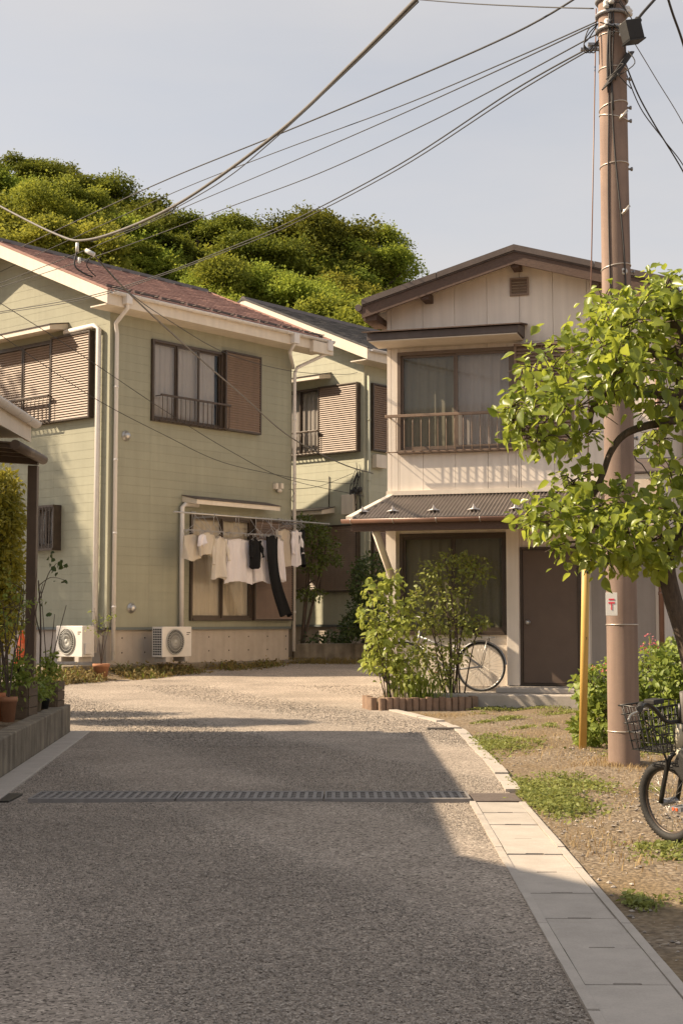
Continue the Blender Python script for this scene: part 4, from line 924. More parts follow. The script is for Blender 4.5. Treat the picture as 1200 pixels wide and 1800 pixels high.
# ---- shrubs in front of the beige house
def ws(px, py, Y, z=0): p = at(px, py, Y); return (p.x, p.y, z)
def rel(o, px, py, Y, rx, rz, ry): p = at(px, py, Y); s = Y / 2500; return (p.x - o[0], p.y - o[1], p.z - o[2], rx * s, ry, rz * s)
o = ws(690, 1225, 18.6)
shrub('leafy_shrub', o, 'bright green leafy shrub at the left end of the brick bed', 'shrub', [rel(o,665,1040,18.6,28,32,.3), rel(o,690,1020,18.6,25,18,.25), rel(o,700,1085,18.6,40,45,.4), rel(o,665,1110,18.6,30,40,.4), rel(o,690,1160,18.6,48,45,.4), rel(o,655,1160,18.6,22,25,.3), rel(o,715,1190,18.6,30,30,.35), rel(o,640,1080,18.6,14,16,.2)], 1150, .10, m_leafS, 14, .01, 31, up=.7, droop=.4, shell=.1)
o = ws(800, 1225, 18.9)
shrub('rose_bush', o, 'twiggy rose bush with sparse dark leaves below the window', 'shrub', [rel(o,800,985,18.9,45,18,.25), rel(o,760,1010,18.9,32,28,.25), rel(o,835,1005,18.9,35,28,.25), rel(o,790,1050,18.9,45,35,.3), rel(o,760,1095,18.9,35,28,.3), rel(o,815,1100,18.9,35,30,.3), rel(o,850,1095,18.9,18,12,.2), rel(o,790,1150,18.9,35,28,.3), rel(o,735,1050,18.9,20,20,.2), rel(o,775,1190,18.9,30,25,.3), rel(o,745,1150,18.9,28,30,.3)], 2300, .062, m_leafR, 12, .014, 32, shell=.1)
o = ws(738, 1222, 18.5)
def blades(name, pts, h, wd, m, seed, lean=.5, label=None, cat=None, parent=None):
    g = np.random.default_rng(seed); N = len(pts); a = g.uniform(0, 6.28, N); hh = h * g.uniform(.5, 1.2, N); ln = lean * g.uniform(.2, 1, N) * hh
    dx, dy = np.cos(a), np.sin(a); w_ = wd * g.uniform(.6, 1.2, N); px_, py_ = -dy * w_, dx * w_
    B = np.array(pts, float)
    V = np.stack([B + np.stack([px_, py_, 0 * hh], -1), B - np.stack([px_, py_, 0 * hh], -1), B + np.stack([dx * ln * .35 - px_ * .7, dy * ln * .35 - py_ * .7, hh * .6], -1), B + np.stack([dx * ln * .35 + px_ * .7, dy * ln * .35 + py_ * .7, hh * .6], -1), B + np.stack([dx * ln, dy * ln, hh], -1)], 1)
    F = np.array([(0,1,2),(0,2,3),(3,2,4)]); FF = (F[None] + (np.arange(N) * 5)[:, None, None]).reshape(-1, 3)
    ob = link(name, np_mesh(name, V.reshape(-1, 3), FF, m, True), parent)
    return tag(ob, label, cat, kind='stuff')
g_ = np.random.default_rng(3)
t = thing('iris_clump', o, 'clump of upright blade leaves between the two shrubs', 'plant')
blades('leaf_blades', np.stack([g_.normal(0, .16, 160), g_.normal(0, .1, 160), 0 * g_.random(160)], -1), .5, .009, m_leafB, 4, .6, parent=t)
# scalloped brick edging
be = thing('brick_edging', (.47, 18.2, 0), 'row of rounded red-brown edging bricks round the shrub bed', 'brick edging', math.atan2(.23, 1.15))
bm_ = MB(); n = 10; vs = [(.042 * math.cos(a), -.03 - .03 * math.sin(a), z) for z in (-.05, .165) for a in np.linspace(0, math.pi, n)]
vs = vs[:n] + [(-.042, .03, -.05), (.042, .03, -.05)] + vs[n:] + [(-.042, .03, .165), (.042, .03, .165)]
k = n + 2; bm_.add(vs, [tuple(range(k - 1, -1, -1)), tuple(range(k, 2 * k))] + [(i, (i + 1) % k, k + (i + 1) % k, k + i) for i in range(k)]); bme = bm_.mesh('edging_brick', m_brick)
for i in range(14): link('edging_brick', bme, be, (.045 + i * .0865, random.uniform(-.006, .006), random.uniform(-.012, .008)), (random.uniform(-.05, .05), random.uniform(-.03, .03), random.uniform(-.06, .06)))
for i in range(6): link('edging_brick', bme, be, (1.27, .06 + i * .088, random.uniform(-.01, .008)), (0, 0, R(90) + random.uniform(-.05, .05)))
for i in range(6): link('edging_brick', bme, be, (-.04, .08 + i * .088, random.uniform(-.01, .008)), (0, 0, R(-90) + random.uniform(-.05, .05)))
MB().box(0, .03, -.05, 1.22, .62, .09).build('bed_soil', m_soil, be)
# big hedge bush by the pole
o = ws(1110, 1310, 13.0)
hb = shrub('flowering_bush', o, 'dense green bush with small pink flowers behind the utility pole', 'shrub', [rel(o,1050,1260,13,32,55,.35), rel(o,1035,1210,13,25,35,.3), rel(o,1080,1220,13.2,50,60,.4), rel(o,1150,1200,13.2,40,60,.45), rel(o,1190,1180,13.2,40,60,.45), rel(o,1160,1270,13,55,50,.45), rel(o,1230,1230,13.2,60,90,.5), rel(o,1020,1285,12.9,16,25,.2)], 5200, .075, m_leafB, 12, .012, 33, shell=.5)
fl = []
for px, py in ((1138,1118),(1142,1128),(1130,1135),(1150,1132),(1147,1122),(1155,1140),(1043,1172),(1062,1168),(1060,1180),(1128,1140),(1136,1142)):
    p = at(px, py, 13.0); fl += [(p.x - o[0] + random.uniform(-.02, .02), p.y - o[1], p.z - o[2] + random.uniform(-.02, .02)) for _ in range(5)]
fl = np.array(fl); N = len(fl); tag(link('flowers', leaf_mesh('flowers', fl, rng.normal(size=(N, 3)), rng.normal(size=(N, 3)), np.full(N, .022), (SM_V * np.array([1, 1.6, 1]), SM_F), m_pink), hb), kind='stuff')
b = MB()
for px, py in ((1140, 1118), (1150, 1132), (1130, 1135)): p = at(px, py, 13.0); q = at(px + 5, 1190, 13.0); b.tube([Vector(q) - Vector(o), Vector(p) - Vector(o)], .004, 5)
b.build('flower_stems', m_leafB, hb)
# C garden: citrus, hedge, ground plants
o = ws(525, 1130, 30.9, .58)
shrub('citrus_tree', o, 'small dark citrus tree in front of the shuttered rear window', 'tree', [rel(o,555,940,30.9,32,22,.4), rel(o,575,965,30.9,25,28,.4), rel(o,550,990,30.9,30,22,.4), rel(o,545,1045,30.9,28,12,.35), rel(o,535,920,30.9,22,18,.35), rel(o,595,985,30.9,12,10,.2)], 1500, .085, m_leafC, 3, .045, 34, shell=.3)
o = ws(655, 1130, 29.6, .5)
shrub('clipped_hedge', o, 'rounded dark clipped hedge beside the beige house wall', 'shrub', [rel(o,660,1000,29.6,42,28,.5), rel(o,635,1030,29.6,22,28,.4), rel(o,650,1080,29.6,40,40,.5), rel(o,620,1100,29.6,25,22,.4)], 4200, .075, m_leafD, 8, .02, 35, shell=.6)
o = (-.6, 30.5, .6)
shrub('ground_plants', o, 'low dark leafy plants along the shaded bed edging', 'plant', [(.3,0,.1,.5,.3,.2),(1.0,0,.12,.6,.3,.25),(1.6,-.1,.16,.4,.3,.3)], 1100, .09, m_leafD, 3, .006, 36)
# left garden shrub
o = ws(5, 1200, 16.2, .26)
shrub('maple_shrub', o, 'feathery yellow-green shrub at left edge beside the canopy post', 'shrub', [rel(o,0,860,16.2,34,40,.5), rel(o,-25,950,16.2,60,70,.6), rel(o,10,1000,16.2,30,60,.5), rel(o,-20,1080,16.2,55,70,.6), rel(o,18,910,16.2,24,35,.4), rel(o,-70,900,16.2,70,90,.7)], 19000, .075, m_leafM, 10, .02, 37, tmpl=(SM_V, SM_F), shell=.3)

# grass and weeds
def patch(cx, cy, rx, ry, n, g): a = g.normal(size=(n, 2)) * .5; x = cx + a[:, 0] * rx; y = cy + a[:, 1] * ry; return np.stack([x, y, gh(x, y) - .008], -1)
g_ = np.random.default_rng(9); G1 = []; G2 = []; cl = np.random.default_rng(77)
for _ in range(46):
    x_ = cl.uniform(1.3, 3.6); y_ = cl.uniform(5.5, 17.5); G1.append(patch(x_, y_, cl.uniform(.06, .22), cl.uniform(.08, .3), int(cl.uniform(25, 110)), g_))
for px, py, rx, ry, n in ((955,1400,.16,.55,900),(985,1420,.22,.5,800),(1010,1382,.22,.7,600),(925,1385,.1,.5,300),(860,1308,.3,.7,700),(885,1318,.3,.5,350),(1105,1588,.10,.16,300),(650,1240,.25,.45,350),(870,1248,.35,.3,450),(950,1248,.5,.3,450),(990,1256,.3,.4,300),(840,1330,.2,.8,120),(1180,1500,.2,.4,250),(905,1300,.3,.5,200)):
    c = gnd(px, py); G1.append(patch(c.x, c.y, rx, ry, n, g_))
for px, py, rx, ry, n in ((1090,1350,.28,.4,900),(1050,1345,.3,.5,400),(1010,1330,.5,.9,500),(960,1290,.7,1.4,700),(1000,1420,.5,1.2,450),(1150,1400,.6,1.2,500),(1080,1500,.5,.9,450),(930,1310,.4,1.2,350),(760,1258,.5,.3,500),(850,1260,.6,.4,400),(1040,1480,.3,.8,300),(1150,1340,.4,.5,500)):
    c = gnd(px, py); G2.append(patch(c.x, c.y, rx, ry, n, g_))
def notlane(P): k = (P[:, 0] > lane_r(P[:, 1]) + .02) & ((P[:, 1] > 9.2) | (P[:, 0] > 1.17)); return P[k]
gp = notlane(np.concatenate(G1)); gl_ = np.random.default_rng(12); gq = np.repeat(gp, 2, 0) + gl_.normal(0, .02, (len(gp) * 2, 3)) * [1, 1, .3] + [0, 0, .022]
tag(link('yard_clover', leaf_mesh('yard_clover', gq, gl_.normal(size=gq.shape) * [1, 1, .3], gl_.normal(0, .5, gq.shape) + [0, 0, 1], gl_.uniform(.012, .032, len(gq)), (OV_V * np.array([1, 1.3, 1]), OV_F), m_grass, True)), 'low broad-leaved green weeds in the dirt yard', 'weeds', kind='stuff')
blades('yard_grass', gp[::2], .04, .004, m_grass, 1, 1.3, 'green grass tufts growing in the dirt yard', 'grass')
blades('dry_yard_grass', notlane(np.concatenate(G2))[::2], .04, .003, m_straw, 2, 1.3, 'dry straw-coloured grass across the dirt yard', 'grass')
# weeds bed along the sage house (local frame of the house)
ca_, sa_ = math.cos(R(50)), math.sin(R(50))
def locA(x, y): return np.stack([HA[0] + x * ca_ - y * sa_, HA[1] + x * sa_ + y * ca_], -1)
sb = MB().prism([(-2.2,-.3,.2),(-2.2,-1.0,.03),(-2.2,-1.0,-.2),(-2.2,-.3,-.2)], (8.0, 0, 0), (0, 0, 0)).build('weed_bed', m_soil, loc=(HA[0], HA[1], .03), rot=(0, 0, R(50))); tag(sb, kind='structure')
x = g_.uniform(-2.2, 5.8, 3600); y = g_.uniform(-1.08, -.3, 3600); xy = locA(x, y); z = .03 + .2 + (y + .3) * .24
k = (np.sin(x * 2.3) + np.sin(x * 5.1 + 1) + g_.normal(size=3600)) > -.2
WP = np.stack([xy[:, 0], xy[:, 1], z], -1)[k]; gw_ = np.random.default_rng(51); WQ = np.repeat(WP, 4, 0) + gw_.normal(0, .05, (len(WP) * 4, 3)) * [1, 1, .9] + [0, 0, .05]
tag(link('leafy_weeds', leaf_mesh('leafy_weeds', WQ, gw_.normal(size=WQ.shape), gw_.normal(0, .6, WQ.shape) + [0, 0, .8], gw_.uniform(.03, .08, len(WQ)), (OV_V, OV_F), m_weed, True)), 'brownish leafy weeds spilling along the sage house ledge', 'weeds', kind='stuff')
blades('dry_weeds', WP[::3], .13, .007, m_weed, 5, 1.0, 'brown and dull green weeds along the foot of the sage house', 'weeds')
k = (np.sin(x * 2.3) + np.sin(x * 5.1 + 1) + g_.normal(size=3600)) > 1.2
blades('green_weeds', np.stack([xy[:, 0], xy[:, 1], z], -1)[k][::2], .16, .012, m_leafB, 6, 1.2, 'green weeds along the foot of the sage house', 'weeds')
x = g_.uniform(-1.1, 1.6, 900); y = g_.uniform(29.2, 30.0, 900)
blades('shade_weeds', np.stack([x, y, gh(x, y)], -1), .13, .008, m_weed, 7, 1.0, 'dull weeds below the dark bed edging', 'weeds')
# ================================================================== UTILITY POLE
UP = thing('utility_pole', (2.22, 11.3, 0), 'tall reddish concrete utility pole at the right with bands and boxes', 'utility pole'); UP.rotation_euler = (0, R(-.1), 0)
def pr_(z): return .124 - .0023 * z
MB().lathe([(pr_(z), z) for z in np.linspace(-.2, 10.5, 24)], 32).lathe([(pr_(10.5), 10.5), (0, 10.55)], 32).build('shaft', m_pole, UP)
m_band = M('band_steel', (.62,.57,.50), (.5,.45,.4), 20, .4, metal=.6)
for z, tl in ((.28, 0), (1.115, .0), (3.98, .02), (4.82, .012), (5.22, -.03), (5.31, .03), (5.62, 0), (5.9, .0)):
    n = 28; pts = [((pr_(z) + .002) * math.cos(a), (pr_(z) + .002) * math.sin(a), z + tl * math.cos(a + .6)) for a in np.linspace(0, 2 * math.pi, n, endpoint=False)]
    MB().tube(pts, .005, 6, closed=True).build('steel_band', m_band, UP)
for z, sx in ((3.95, 1), (4.8, 1), (5.2, 1), (5.31, 1), (5.55, 1), (1.75, 1), (2.6, 1)):
    MB().tube([(sx * (pr_(z) - .01), 0, z), (sx * (pr_(z) + .03), 0, z)], .01, 8).tube([(sx * (pr_(z) + .02), 0, z), (sx * (pr_(z) + .035), 0, z)], .017, 8).build('step_bolt', m_galv, UP)
for ang, z in ((-70, 5.2), (-68, 4.42)):
    a = R(ang); c = Vector((pr_(z) * math.cos(a), pr_(z) * math.sin(a), z)); o_ = Vector((math.cos(a), math.sin(a), 0))
    MB().tube([c, c + o_ * .04], .014, 8).tube([c + o_ * .04 + Vector((-.03, 0, -.035)), c + o_ * .045, c + o_ * .04 + Vector((.03, 0, .035))], .011, 8).build('cable_cleat', m_band, UP)
a = R(-68); MB().lathe([(.012, .004), (.028, .006), (.03, .0)], 16, (pr_(3.93) * math.cos(a), pr_(3.93) * math.sin(a), 3.93), 'y').build('bolt_hole', m_band, UP)
# risers: cables running up the shaft
for k, (a0, a1, z0, z1, rr2) in enumerate(((-62, -112, 3.7, 5.55, .007), (-128, -118, 3.0, 5.9, .005), (-105, -108, 5.25, 6.4, .008), (-120, -112, 5.4, 6.4, .009), (-98, -100, 5.5, 6.4, .006))):
    pts = []
    for i in range(14):
        t = i / 13; z = z0 + (z1 - z0) * t; a = R(a0 + (a1 - a0) * t + 4 * math.sin(t * 7 + k)); pts.append(((pr_(z) + .006) * math.cos(a), (pr_(z) + .006) * math.sin(a), z))
    MB().tube(pts, rr2, 6).build('riser_cable', m_cable, UP)
# hardware cluster near the top of the frame
rr = random.Random(3); hw = MB()
for z in (5.95, 6.08, 6.2, 6.35):
    pts = [((pr_(z) + .012) * math.cos(a), (pr_(z) + .012) * math.sin(a), z) for a in np.linspace(0, 2 * math.pi, 20, endpoint=False)]; hw.tube(pts, .016, 6, closed=True)
hw.box(-.2, -.02, 5.83, -.1, .02, 5.85).box(-.26, -.015, 5.79, -.1, .015, 5.81)
hw.build('crossarm_clamps', m_galv, UP)
ins = MB()
for i in range(10):
    a = R(rr.uniform(-150, -20)); z = rr.uniform(5.85, 6.35); c = ((pr_(z) + .035) * math.cos(a), (pr_(z) + .035) * math.sin(a), z)
    ins.lathe([(0, -.03), (.02, -.028), (.026, -.01), (.016, 0), (.026, .012), (.018, .03), (0, .034)], 10, c)
ins.build('insulator', m_plate, UP)
jw = MB()
for i in range(14):
    a = R(rr.uniform(-150, -30)); z = rr.uniform(5.5, 6.3); r0 = pr_(z) + .01; p = Vector((r0 * math.cos(a), r0 * math.sin(a), z)); e = p + Vector((rr.uniform(-.12, .14), rr.uniform(-.06, .0), rr.uniform(-.3, .25)))
    jw.tube(smooth_pts([p, p.lerp(e, .5) + Vector((rr.uniform(-.08, .08), -.06, rr.uniform(-.1, .05))), e], 5), .0045, 5)
for i in range(3): jw.tube(smooth_pts([(-.12, -.04, 6.0), (-.2, -.05, 5.95 - .04 * i), (-.24, -.05, 5.82), (-.22 + .03 * i, -.05, 5.75), (-.12, -.05, 5.86)], 5), .005, 5)
for i in range(6): jw.tube(smooth_pts([(-.11 + .01 * i, -.1, 5.42 + .015 * i), (.0, -.14, 5.52 + .01 * i), (.1, -.1, 5.66 + .012 * i), (.17, -.02, 5.77)], 5), .007, 5)
jw.build('jumper_wires', m_cable, UP)
cb = thing('cable_closure', at(1109, 55, 11.05), 'black cable closure box hung beside the top of the pole', 'cable box'); cb.rotation_euler = (0, R(-14), R(18))
MB().box(-.07, -.06, -.08, .07, .06, .08).build('casing', m_black, cb, bevel=.008); MB().box(-.075, -.066, -.09, .075, .066, -.08).build('base_flange', m_blackm, cb)
MB().tube(smooth_pts([(.05, 0, .05), (.12, 0, .12), (.4, .0, .32), (.9, .1, .7)], 5), .012, 8).build('cable_tail', m_cable, cb)
MB().tube([(.03, 0, .03), (.09, 0, .09)], .03, 10).build('cable_gland', m_black, cb)
# postal sign plate
sp = thing('postal_plate', at(1074, 1062, 11.17), 'small white plate with red postal mark strapped to the pole', 'sign'); sp.rotation_euler = (0, 0, R(-14))
MB().box(-.045, -.003, -.09, .045, .003, .09).build('plate', m_plate, sp, bevel=.0015)
MB().box(-.022, -.0055, .032, .022, -.0035, .043).box(-.025, -.0055, .005, .025, -.0035, .017).box(-.004, -.0055, -.045, .004, -.0035, .005).build('postal_mark', m_red, sp)
# stay wire with yellow guard
sw = thing('stay_wire', (2.11, 12.6, 0), 'yellow plastic guard tube on the stay wire beside the pole', 'stay wire')
top = at(1047, 15, 11.42) - Vector((2.11, 12.6, 0)); d = top.normalized()
MB().tube([(0, 0, -.1), d * 1.98], .034, 14).lathe([(0, .0), (.0, .0)], 4).build('guard_tube', m_yellow, sw)
for q in (.42, 1.0, 1.58): MB().tube([d * q + Vector((.008, -.028, 0)), d * (q + .025) + Vector((.008, -.028, 0))], .014, 8).build('guard_clip', m_black, sw)
MB().tube([d * .05 + Vector((.012, -.033, 0)), d * 1.97 + Vector((.012, -.033, 0))], .004, 6).build('guard_seam', m_brownf, sw)
MB().tube([d * 1.9, top], .0055, 6).build('stay_cable', m_gutter, sw)

# ================================================================== OVERHEAD WIRES
def wire(pts, r, label, m=m_cable, group='overhead wires', name='overhead_wire', twist=False):
    P = smooth_pts([at(*p) for p in pts], 8); o = P[0].copy(); P = [p - o for p in P]
    t = MB().tube(P, r, 6).build(name, m, None, loc=o); tag(t, label, 'wire', group); return t
wire([(770,-40,8.6),(735,-5,9),(620,110,10.5),(490,232,12.5),(330,348,15.2),(230,398,17),(150,422,18.5),(100,412,19.5),(0,362,21),(-90,310,22)], .016, 'thick grey cable sagging across the sky to lower left', m_gcable)
wire([(735,3,9),(610,125,10.6),(470,255,12.8),(380,325,14.3),(250,395,16.6),(160,425,18.4)], .005, 'thin lashing wire following the thick sagging cable', m_cable)
wire([(158,440,18.5),(232,520,20),(340,620,22.5),(420,690,24.5),(510,768,27),(600,815,30),(655,832,31.3)], .0125, 'grey service cable crossing the sage house wall to the rear house', m_gcable)
wire([(1045,-25,11.3),(900,60,12.6),(660,165,15.8),(480,240,18.5),(300,313,22),(170,372,25),(0,452,29),(-60,480,30)], .009, 'uppermost black wire running from pole to the left hill', m_cable)
wire([(1048,38,11.3),(900,104,12.8),(700,188,15.6),(500,262,18.8),(330,328,22),(170,400,25),(0,478,28),(-50,500,29)], .006, 'second wire from the pole, just below the uppermost one', m_cable)
wire([(1048,42,11.3),(900,112,12.8),(700,203,15.6),(500,290,18.8),(330,362,22),(170,432,24),(0,498,25),(-50,515,25.4)], .006, 'third wire from the pole fading over the red-brown roof', m_cable)
wire([(1048,60,11.3),(900,140,12.7),(740,222,14.8),(560,305,17.4),(400,365,20),(200,440,23),(0,505,25.4),(-50,520,25.6)], .006, 'fourth wire from the pole crossing the trees', m_cable)
wire([(1042,80,11.3),(900,160,12.5),(700,290,15),(510,390,18),(400,437,19.5),(280,483,21.3),(150,522,23),(0,548,25),(-50,556,25.5)], .007, 'lowest twin wire from the pole crossing the red-brown roof', m_cable)
wire([(1042,84,11.3),(900,168,12.5),(700,297,15),(510,396,18),(400,441,19.5),(280,486,21.3),(150,526,23),(0,551,25),(-50,559,25.5)], .006, 'lower strand of the lowest twin wire from the pole', m_cable)
wire([(720,-2,14.5),(820,6,13),(940,12,12),(1042,15,11.3)], .006, 'short wire meeting the pole at the very top', m_cable)
wire([(1097,108,11.3),(1120,165,11.5),(1150,220,11.8),(1205,312,12.4),(1240,400,13.2),(1252,690,23.9)], .007, 'upper dark wire falling away right of the pole', m_cable)
wire([(1097,122,11.3),(1125,190,11.5),(1165,245,11.9),(1205,300,12.4),(1240,390,13.2),(1250,692,23.9)], .005, 'twisted dark wire crossing others right of the pole', m_cable)
wire([(1112,72,11.2),(1150,135,11.6),(1205,228,12.2),(1245,330,13.2),(1262,680,23.8)], .004, 'thinnest wire slanting right from the black box', m_gcable)
wire([(1165,-30,10.5),(1180,20,10.8),(1205,95,11.2),(1245,250,12.6),(1258,684,23.8)], .010, 'black wire at the upper right corner of photo', m_cable)
wire([(-40,505,23.5),(0,532,23.8),(100,595,24.4),(190,655,25),(290,722,26.3),(400,790,27.8),(505,842,29.2),(640,872,31.2)], .006, 'upper service wire slanting down across the sage wall', m_cable)
wire([(-40,565,23.5),(0,588,23.8),(90,650,24.4),(180,708,25),(290,765,26.2),(390,812,27.6),(505,838,29.2),(580,848,30.3),(630,851,31.2)], .006, 'lower service wire sagging across the sage wall', m_cable)
wire([(170,452,18.6),(225,512,20),(300,565,23),(400,622,26),(510,652,29),(600,658,31),(628,655,31.4)], .006, 'service wire ending high on the pale sage house corner', m_cable)
wire([(508,860,29.2),(560,855,30),(620,832,31.2)], .005, 'short looped wire between the two sage houses', m_cable)
wire([(1105,480,11.45),(1110,770,11.45),(1130,820,12.5),(1160,860,14)], .006, 'black wire dropping behind the persimmon branches', m_cable)
ck = thing('cable_clamp', at(140, 440, 18.5), 'pale clamps and fittings on the sagging cable above the roof', 'cable clamp')
MB().tube([(-.03, 0, .1), (-.03, 0, -.02)], .022, 8).tube([(.08, 0, -.0), (.2, 0, -.06)], .03, 8).lathe([(0, -.18), (.02, -.17), (.02, -.1), (0, -.09)], 8, (.0, 0, 0)).build('clamp', m_plate, ck)
MB().tube(smooth_pts([(-.03, 0, 0), (-.06, 0, -.2), (.05, 0, -.3), (.18, 0, -.36)], 5), .012, 6).tube(smooth_pts([(.18, 0, -.05), (.1, 0, -.2), (.22, 0, -.35)], 5), .008, 6).build('tail_wires', m_cable, ck)

# ================================================================== LAUNDRY
aA = R(50); dA = Vector((math.cos(aA), math.sin(aA), 0)); nA = Vector((math.sin(aA), -math.cos(aA), 0)); OA = Vector(HA)
def wA(px, py, off):
    d = ray(px, py); o = OA + nA * off; c = Vector((0, 0, CAM_H)); t = (o - c).dot(nA) / d.dot(nA); p = c + d * t; return (p - o).dot(dA), p.z
def wAp(x, off, z): p = OA + dA * x + nA * off; return Vector((p.x, p.y, z))
OFF = .62
xa, za = wA(305, 903, OFF); xb, zb_ = wA(578, 918, OFF); zl = (za + zb_) / 2
lp = thing('drying_pole', wAp(xa, OFF, zl), 'long steel drying pole carried on brackets outside the sage house', 'drying pole', aA)
MB().tube([(0, 0, 0), (xb - xa, 0, 0)], .016, 10).tube([(xb - xa - .03, 0, 0), (xb - xa, 0, 0)], .022, 10).build('pole', m_steel, lp)
for xx in (2.1, 4.6):
    MB().box(xx - xa - .02, 0, -.045, xx - xa + .02, OFF - .02, -.02).box(xx - xa - .03, OFF - .05, -.2, xx - xa + .03, OFF - .02, .1).tube([(xx - xa, -.03, .03), (xx - xa, -.03, -.03), (xx - xa, .05, -.03)], .01, 6).build('bracket', m_galv, lp)
m_hang = M('hanger_wire', (.45,.44,.44), (.36,.35,.35), 20, .4, metal=.4)
CM = dict(cream=clothmat('cream_knit', (.72,.65,.55)), white=clothmat('white_cotton', (.92,.88,.90)), beige=clothmat('beige_linen', (.68,.60,.50)), black=clothmat('black_cloth', (.016,.016,.017), .02), tan=clothmat('tan_cloth', (.48,.31,.13)), ivory=clothmat('ivory_cotton', (.78,.72,.64)))
def garment(name, px0, px1, py0, py1, cm, label, seed, kind='shirt', folds=5, lean=0, off=OFF, hang=True):
    (x0, z1), (x1, z0) = wA(px0, py0, off), wA(px1, py1, off); cx = (x0 + x1) / 2; wd = x1 - x0; H = z1 - z0; r = random.Random(seed)
    g = thing(name, wAp(cx, off, z0), label, 'clothes', aA, 'washing on the drying pole'); n, rows = 48, 16; vs = []; ph = r.random() * 6
    for j in range(rows):
        t = j / (rows - 1); z = H * (1 - t)
        if kind == 'shirt': hw = wd / 2 * (min(1, .3 + t * 7) if t < .12 else (.82 + .18 * t))
        elif kind == 'skirt': hw = wd / 2 * (.8 + .2 * t)
        elif kind == 'trouser': hw = wd / 2 * (1 - .12 * t)
        else: hw = wd / 2 * (.96 + .04 * math.sin(t * 5 + ph))
        dep = (.018 + .035 * t) * (1.0 if kind != 'trouser' else .8)
        for k in range(n):
            a = 2 * math.pi * k / n; f = (2 * abs(math.sin(folds * a * .5 + ph + .5 * math.sin(3 * t + seed))) - 1) * (.016 + .05 * t) * (.6 + .4 * math.sin(2 * a + seed)) + .012 * math.sin(folds * 2.3 * a + 4 * t + seed)
            zz = z + .03 * t * t * math.sin(2 * a + ph * 3) - (0 if t > .12 else .04 * abs(math.cos(a)) * (1 - t / .12))
            vs.append((hw * math.cos(a) * (1 + .05 * math.sin(5 * t + ph)) + lean * t * t + .012 * math.sin(6 * t + ph), dep * math.sin(a) + f, zz))
    fs = [(j*n+k, j*n+(k+1)%n, (j+1)*n+(k+1)%n, (j+1)*n+k) for j in range(rows - 1) for k in range(n)]; fs.append(tuple(range(n)))
    MB().add(vs, fs, True).build('cloth', cm, g)
    if kind == 'shirt':
        for s in (-1, 1):
            e = Vector((s * (wd * .5 + .015 + .02 * r.random()), -.05 - .02 * r.random(), H * (.30 + .12 * r.random())))
            P = smooth_pts([(s * wd * .38, 0, H * .93), (s * wd * .48, -.02, H * .72), e], 5); MB().tube(P, [.03 + .015 * math.sin(i * 1.3) for i in range(len(P))], 10).build('sleeve', cm, g)
    if hang:
        zt = zl - z0; hb_ = H + .02
        h = MB().tube([(-wd * .42, 0, hb_ - .05), (0, 0, hb_ + .03), (wd * .42, 0, hb_ - .05), (-wd * .42, 0, hb_ - .05)], .004, 5)
        h.tube([(0, OFF - off + 0, hb_ + .03), (0, (off - OFF), zt - .03), (.02, (off - OFF), zt + .02), (0, (off - OFF), zt + .035), (-.02, off - OFF, zt + .015)], .004, 5); h.build('hanger', m_hang, g)
    return g
garment('knit_sweater', 323, 352, 938, 984, CM['cream'], 'cream knit folded over hanger, leftmost on the drying pole', 1, 'towel', 3)
garment('knit_vest', 351, 376, 935, 977, CM['cream'], 'small cream knit hanging second from the left', 2, 'towel', 3, off=OFF + .12)
garment('small_cloth', 350, 361, 938, 958, CM['white'], 'small white cloth pegged over the second cream knit', 3, 'towel', 2, off=OFF + .2)
garment('cream_shirt', 373, 398, 941, 1017, CM['ivory'], 'ivory long-sleeved shirt left of the white pleated skirt', 4, 'shirt', 4, off=OFF + .08)
garment('pleated_skirt', 396, 442, 945, 1025, CM['white'], 'wide white pleated skirt in the middle of the washing', 5, 'skirt', 13)
garment('black_tshirt', 440, 458, 946, 998, CM['black'], 'short black top right of the pleated skirt', 6, 'shirt', 3, off=OFF + .14)
garment('white_blouse', 444, 474, 947, 1024, CM['white'], 'white blouse hanging behind the short black top', 7, 'skirt', 6, off=OFF - .05)
garment('black_trousers', 469, 487, 940, 1082, CM['black'], 'long black trousers blown slantwise to the right', 8, 'trouser', 2, .42, off=OFF + .16)
garment('tan_top', 474, 483, 951, 988, CM['tan'], 'narrow tan cloth beside the black trousers', 9, 'towel', 2, off=OFF + .1)
garment('white_shirt', 479, 500, 946, 1021, CM['white'], 'white shirt right of the black trousers', 10, 'skirt', 4, off=OFF - .02)
garment('linen_shirt', 484, 515, 928, 994, CM['beige'], 'beige linen shirt hung higher near the house corner', 11, 'shirt', 5, off=OFF - .1)
garment('white_long_sleeve', 513, 528, 930, 995, CM['white'], 'white long-sleeved top second from the right', 12, 'shirt', 3)
garment('black_jacket', 525, 536, 930, 995, CM['black'], 'black jacket hanging rightmost on the drying pole', 13, 'towel', 2)
ORD = ('leftmost', 'second from left', 'third from left', 'fourth from left', 'fifth from left', 'rightmost')
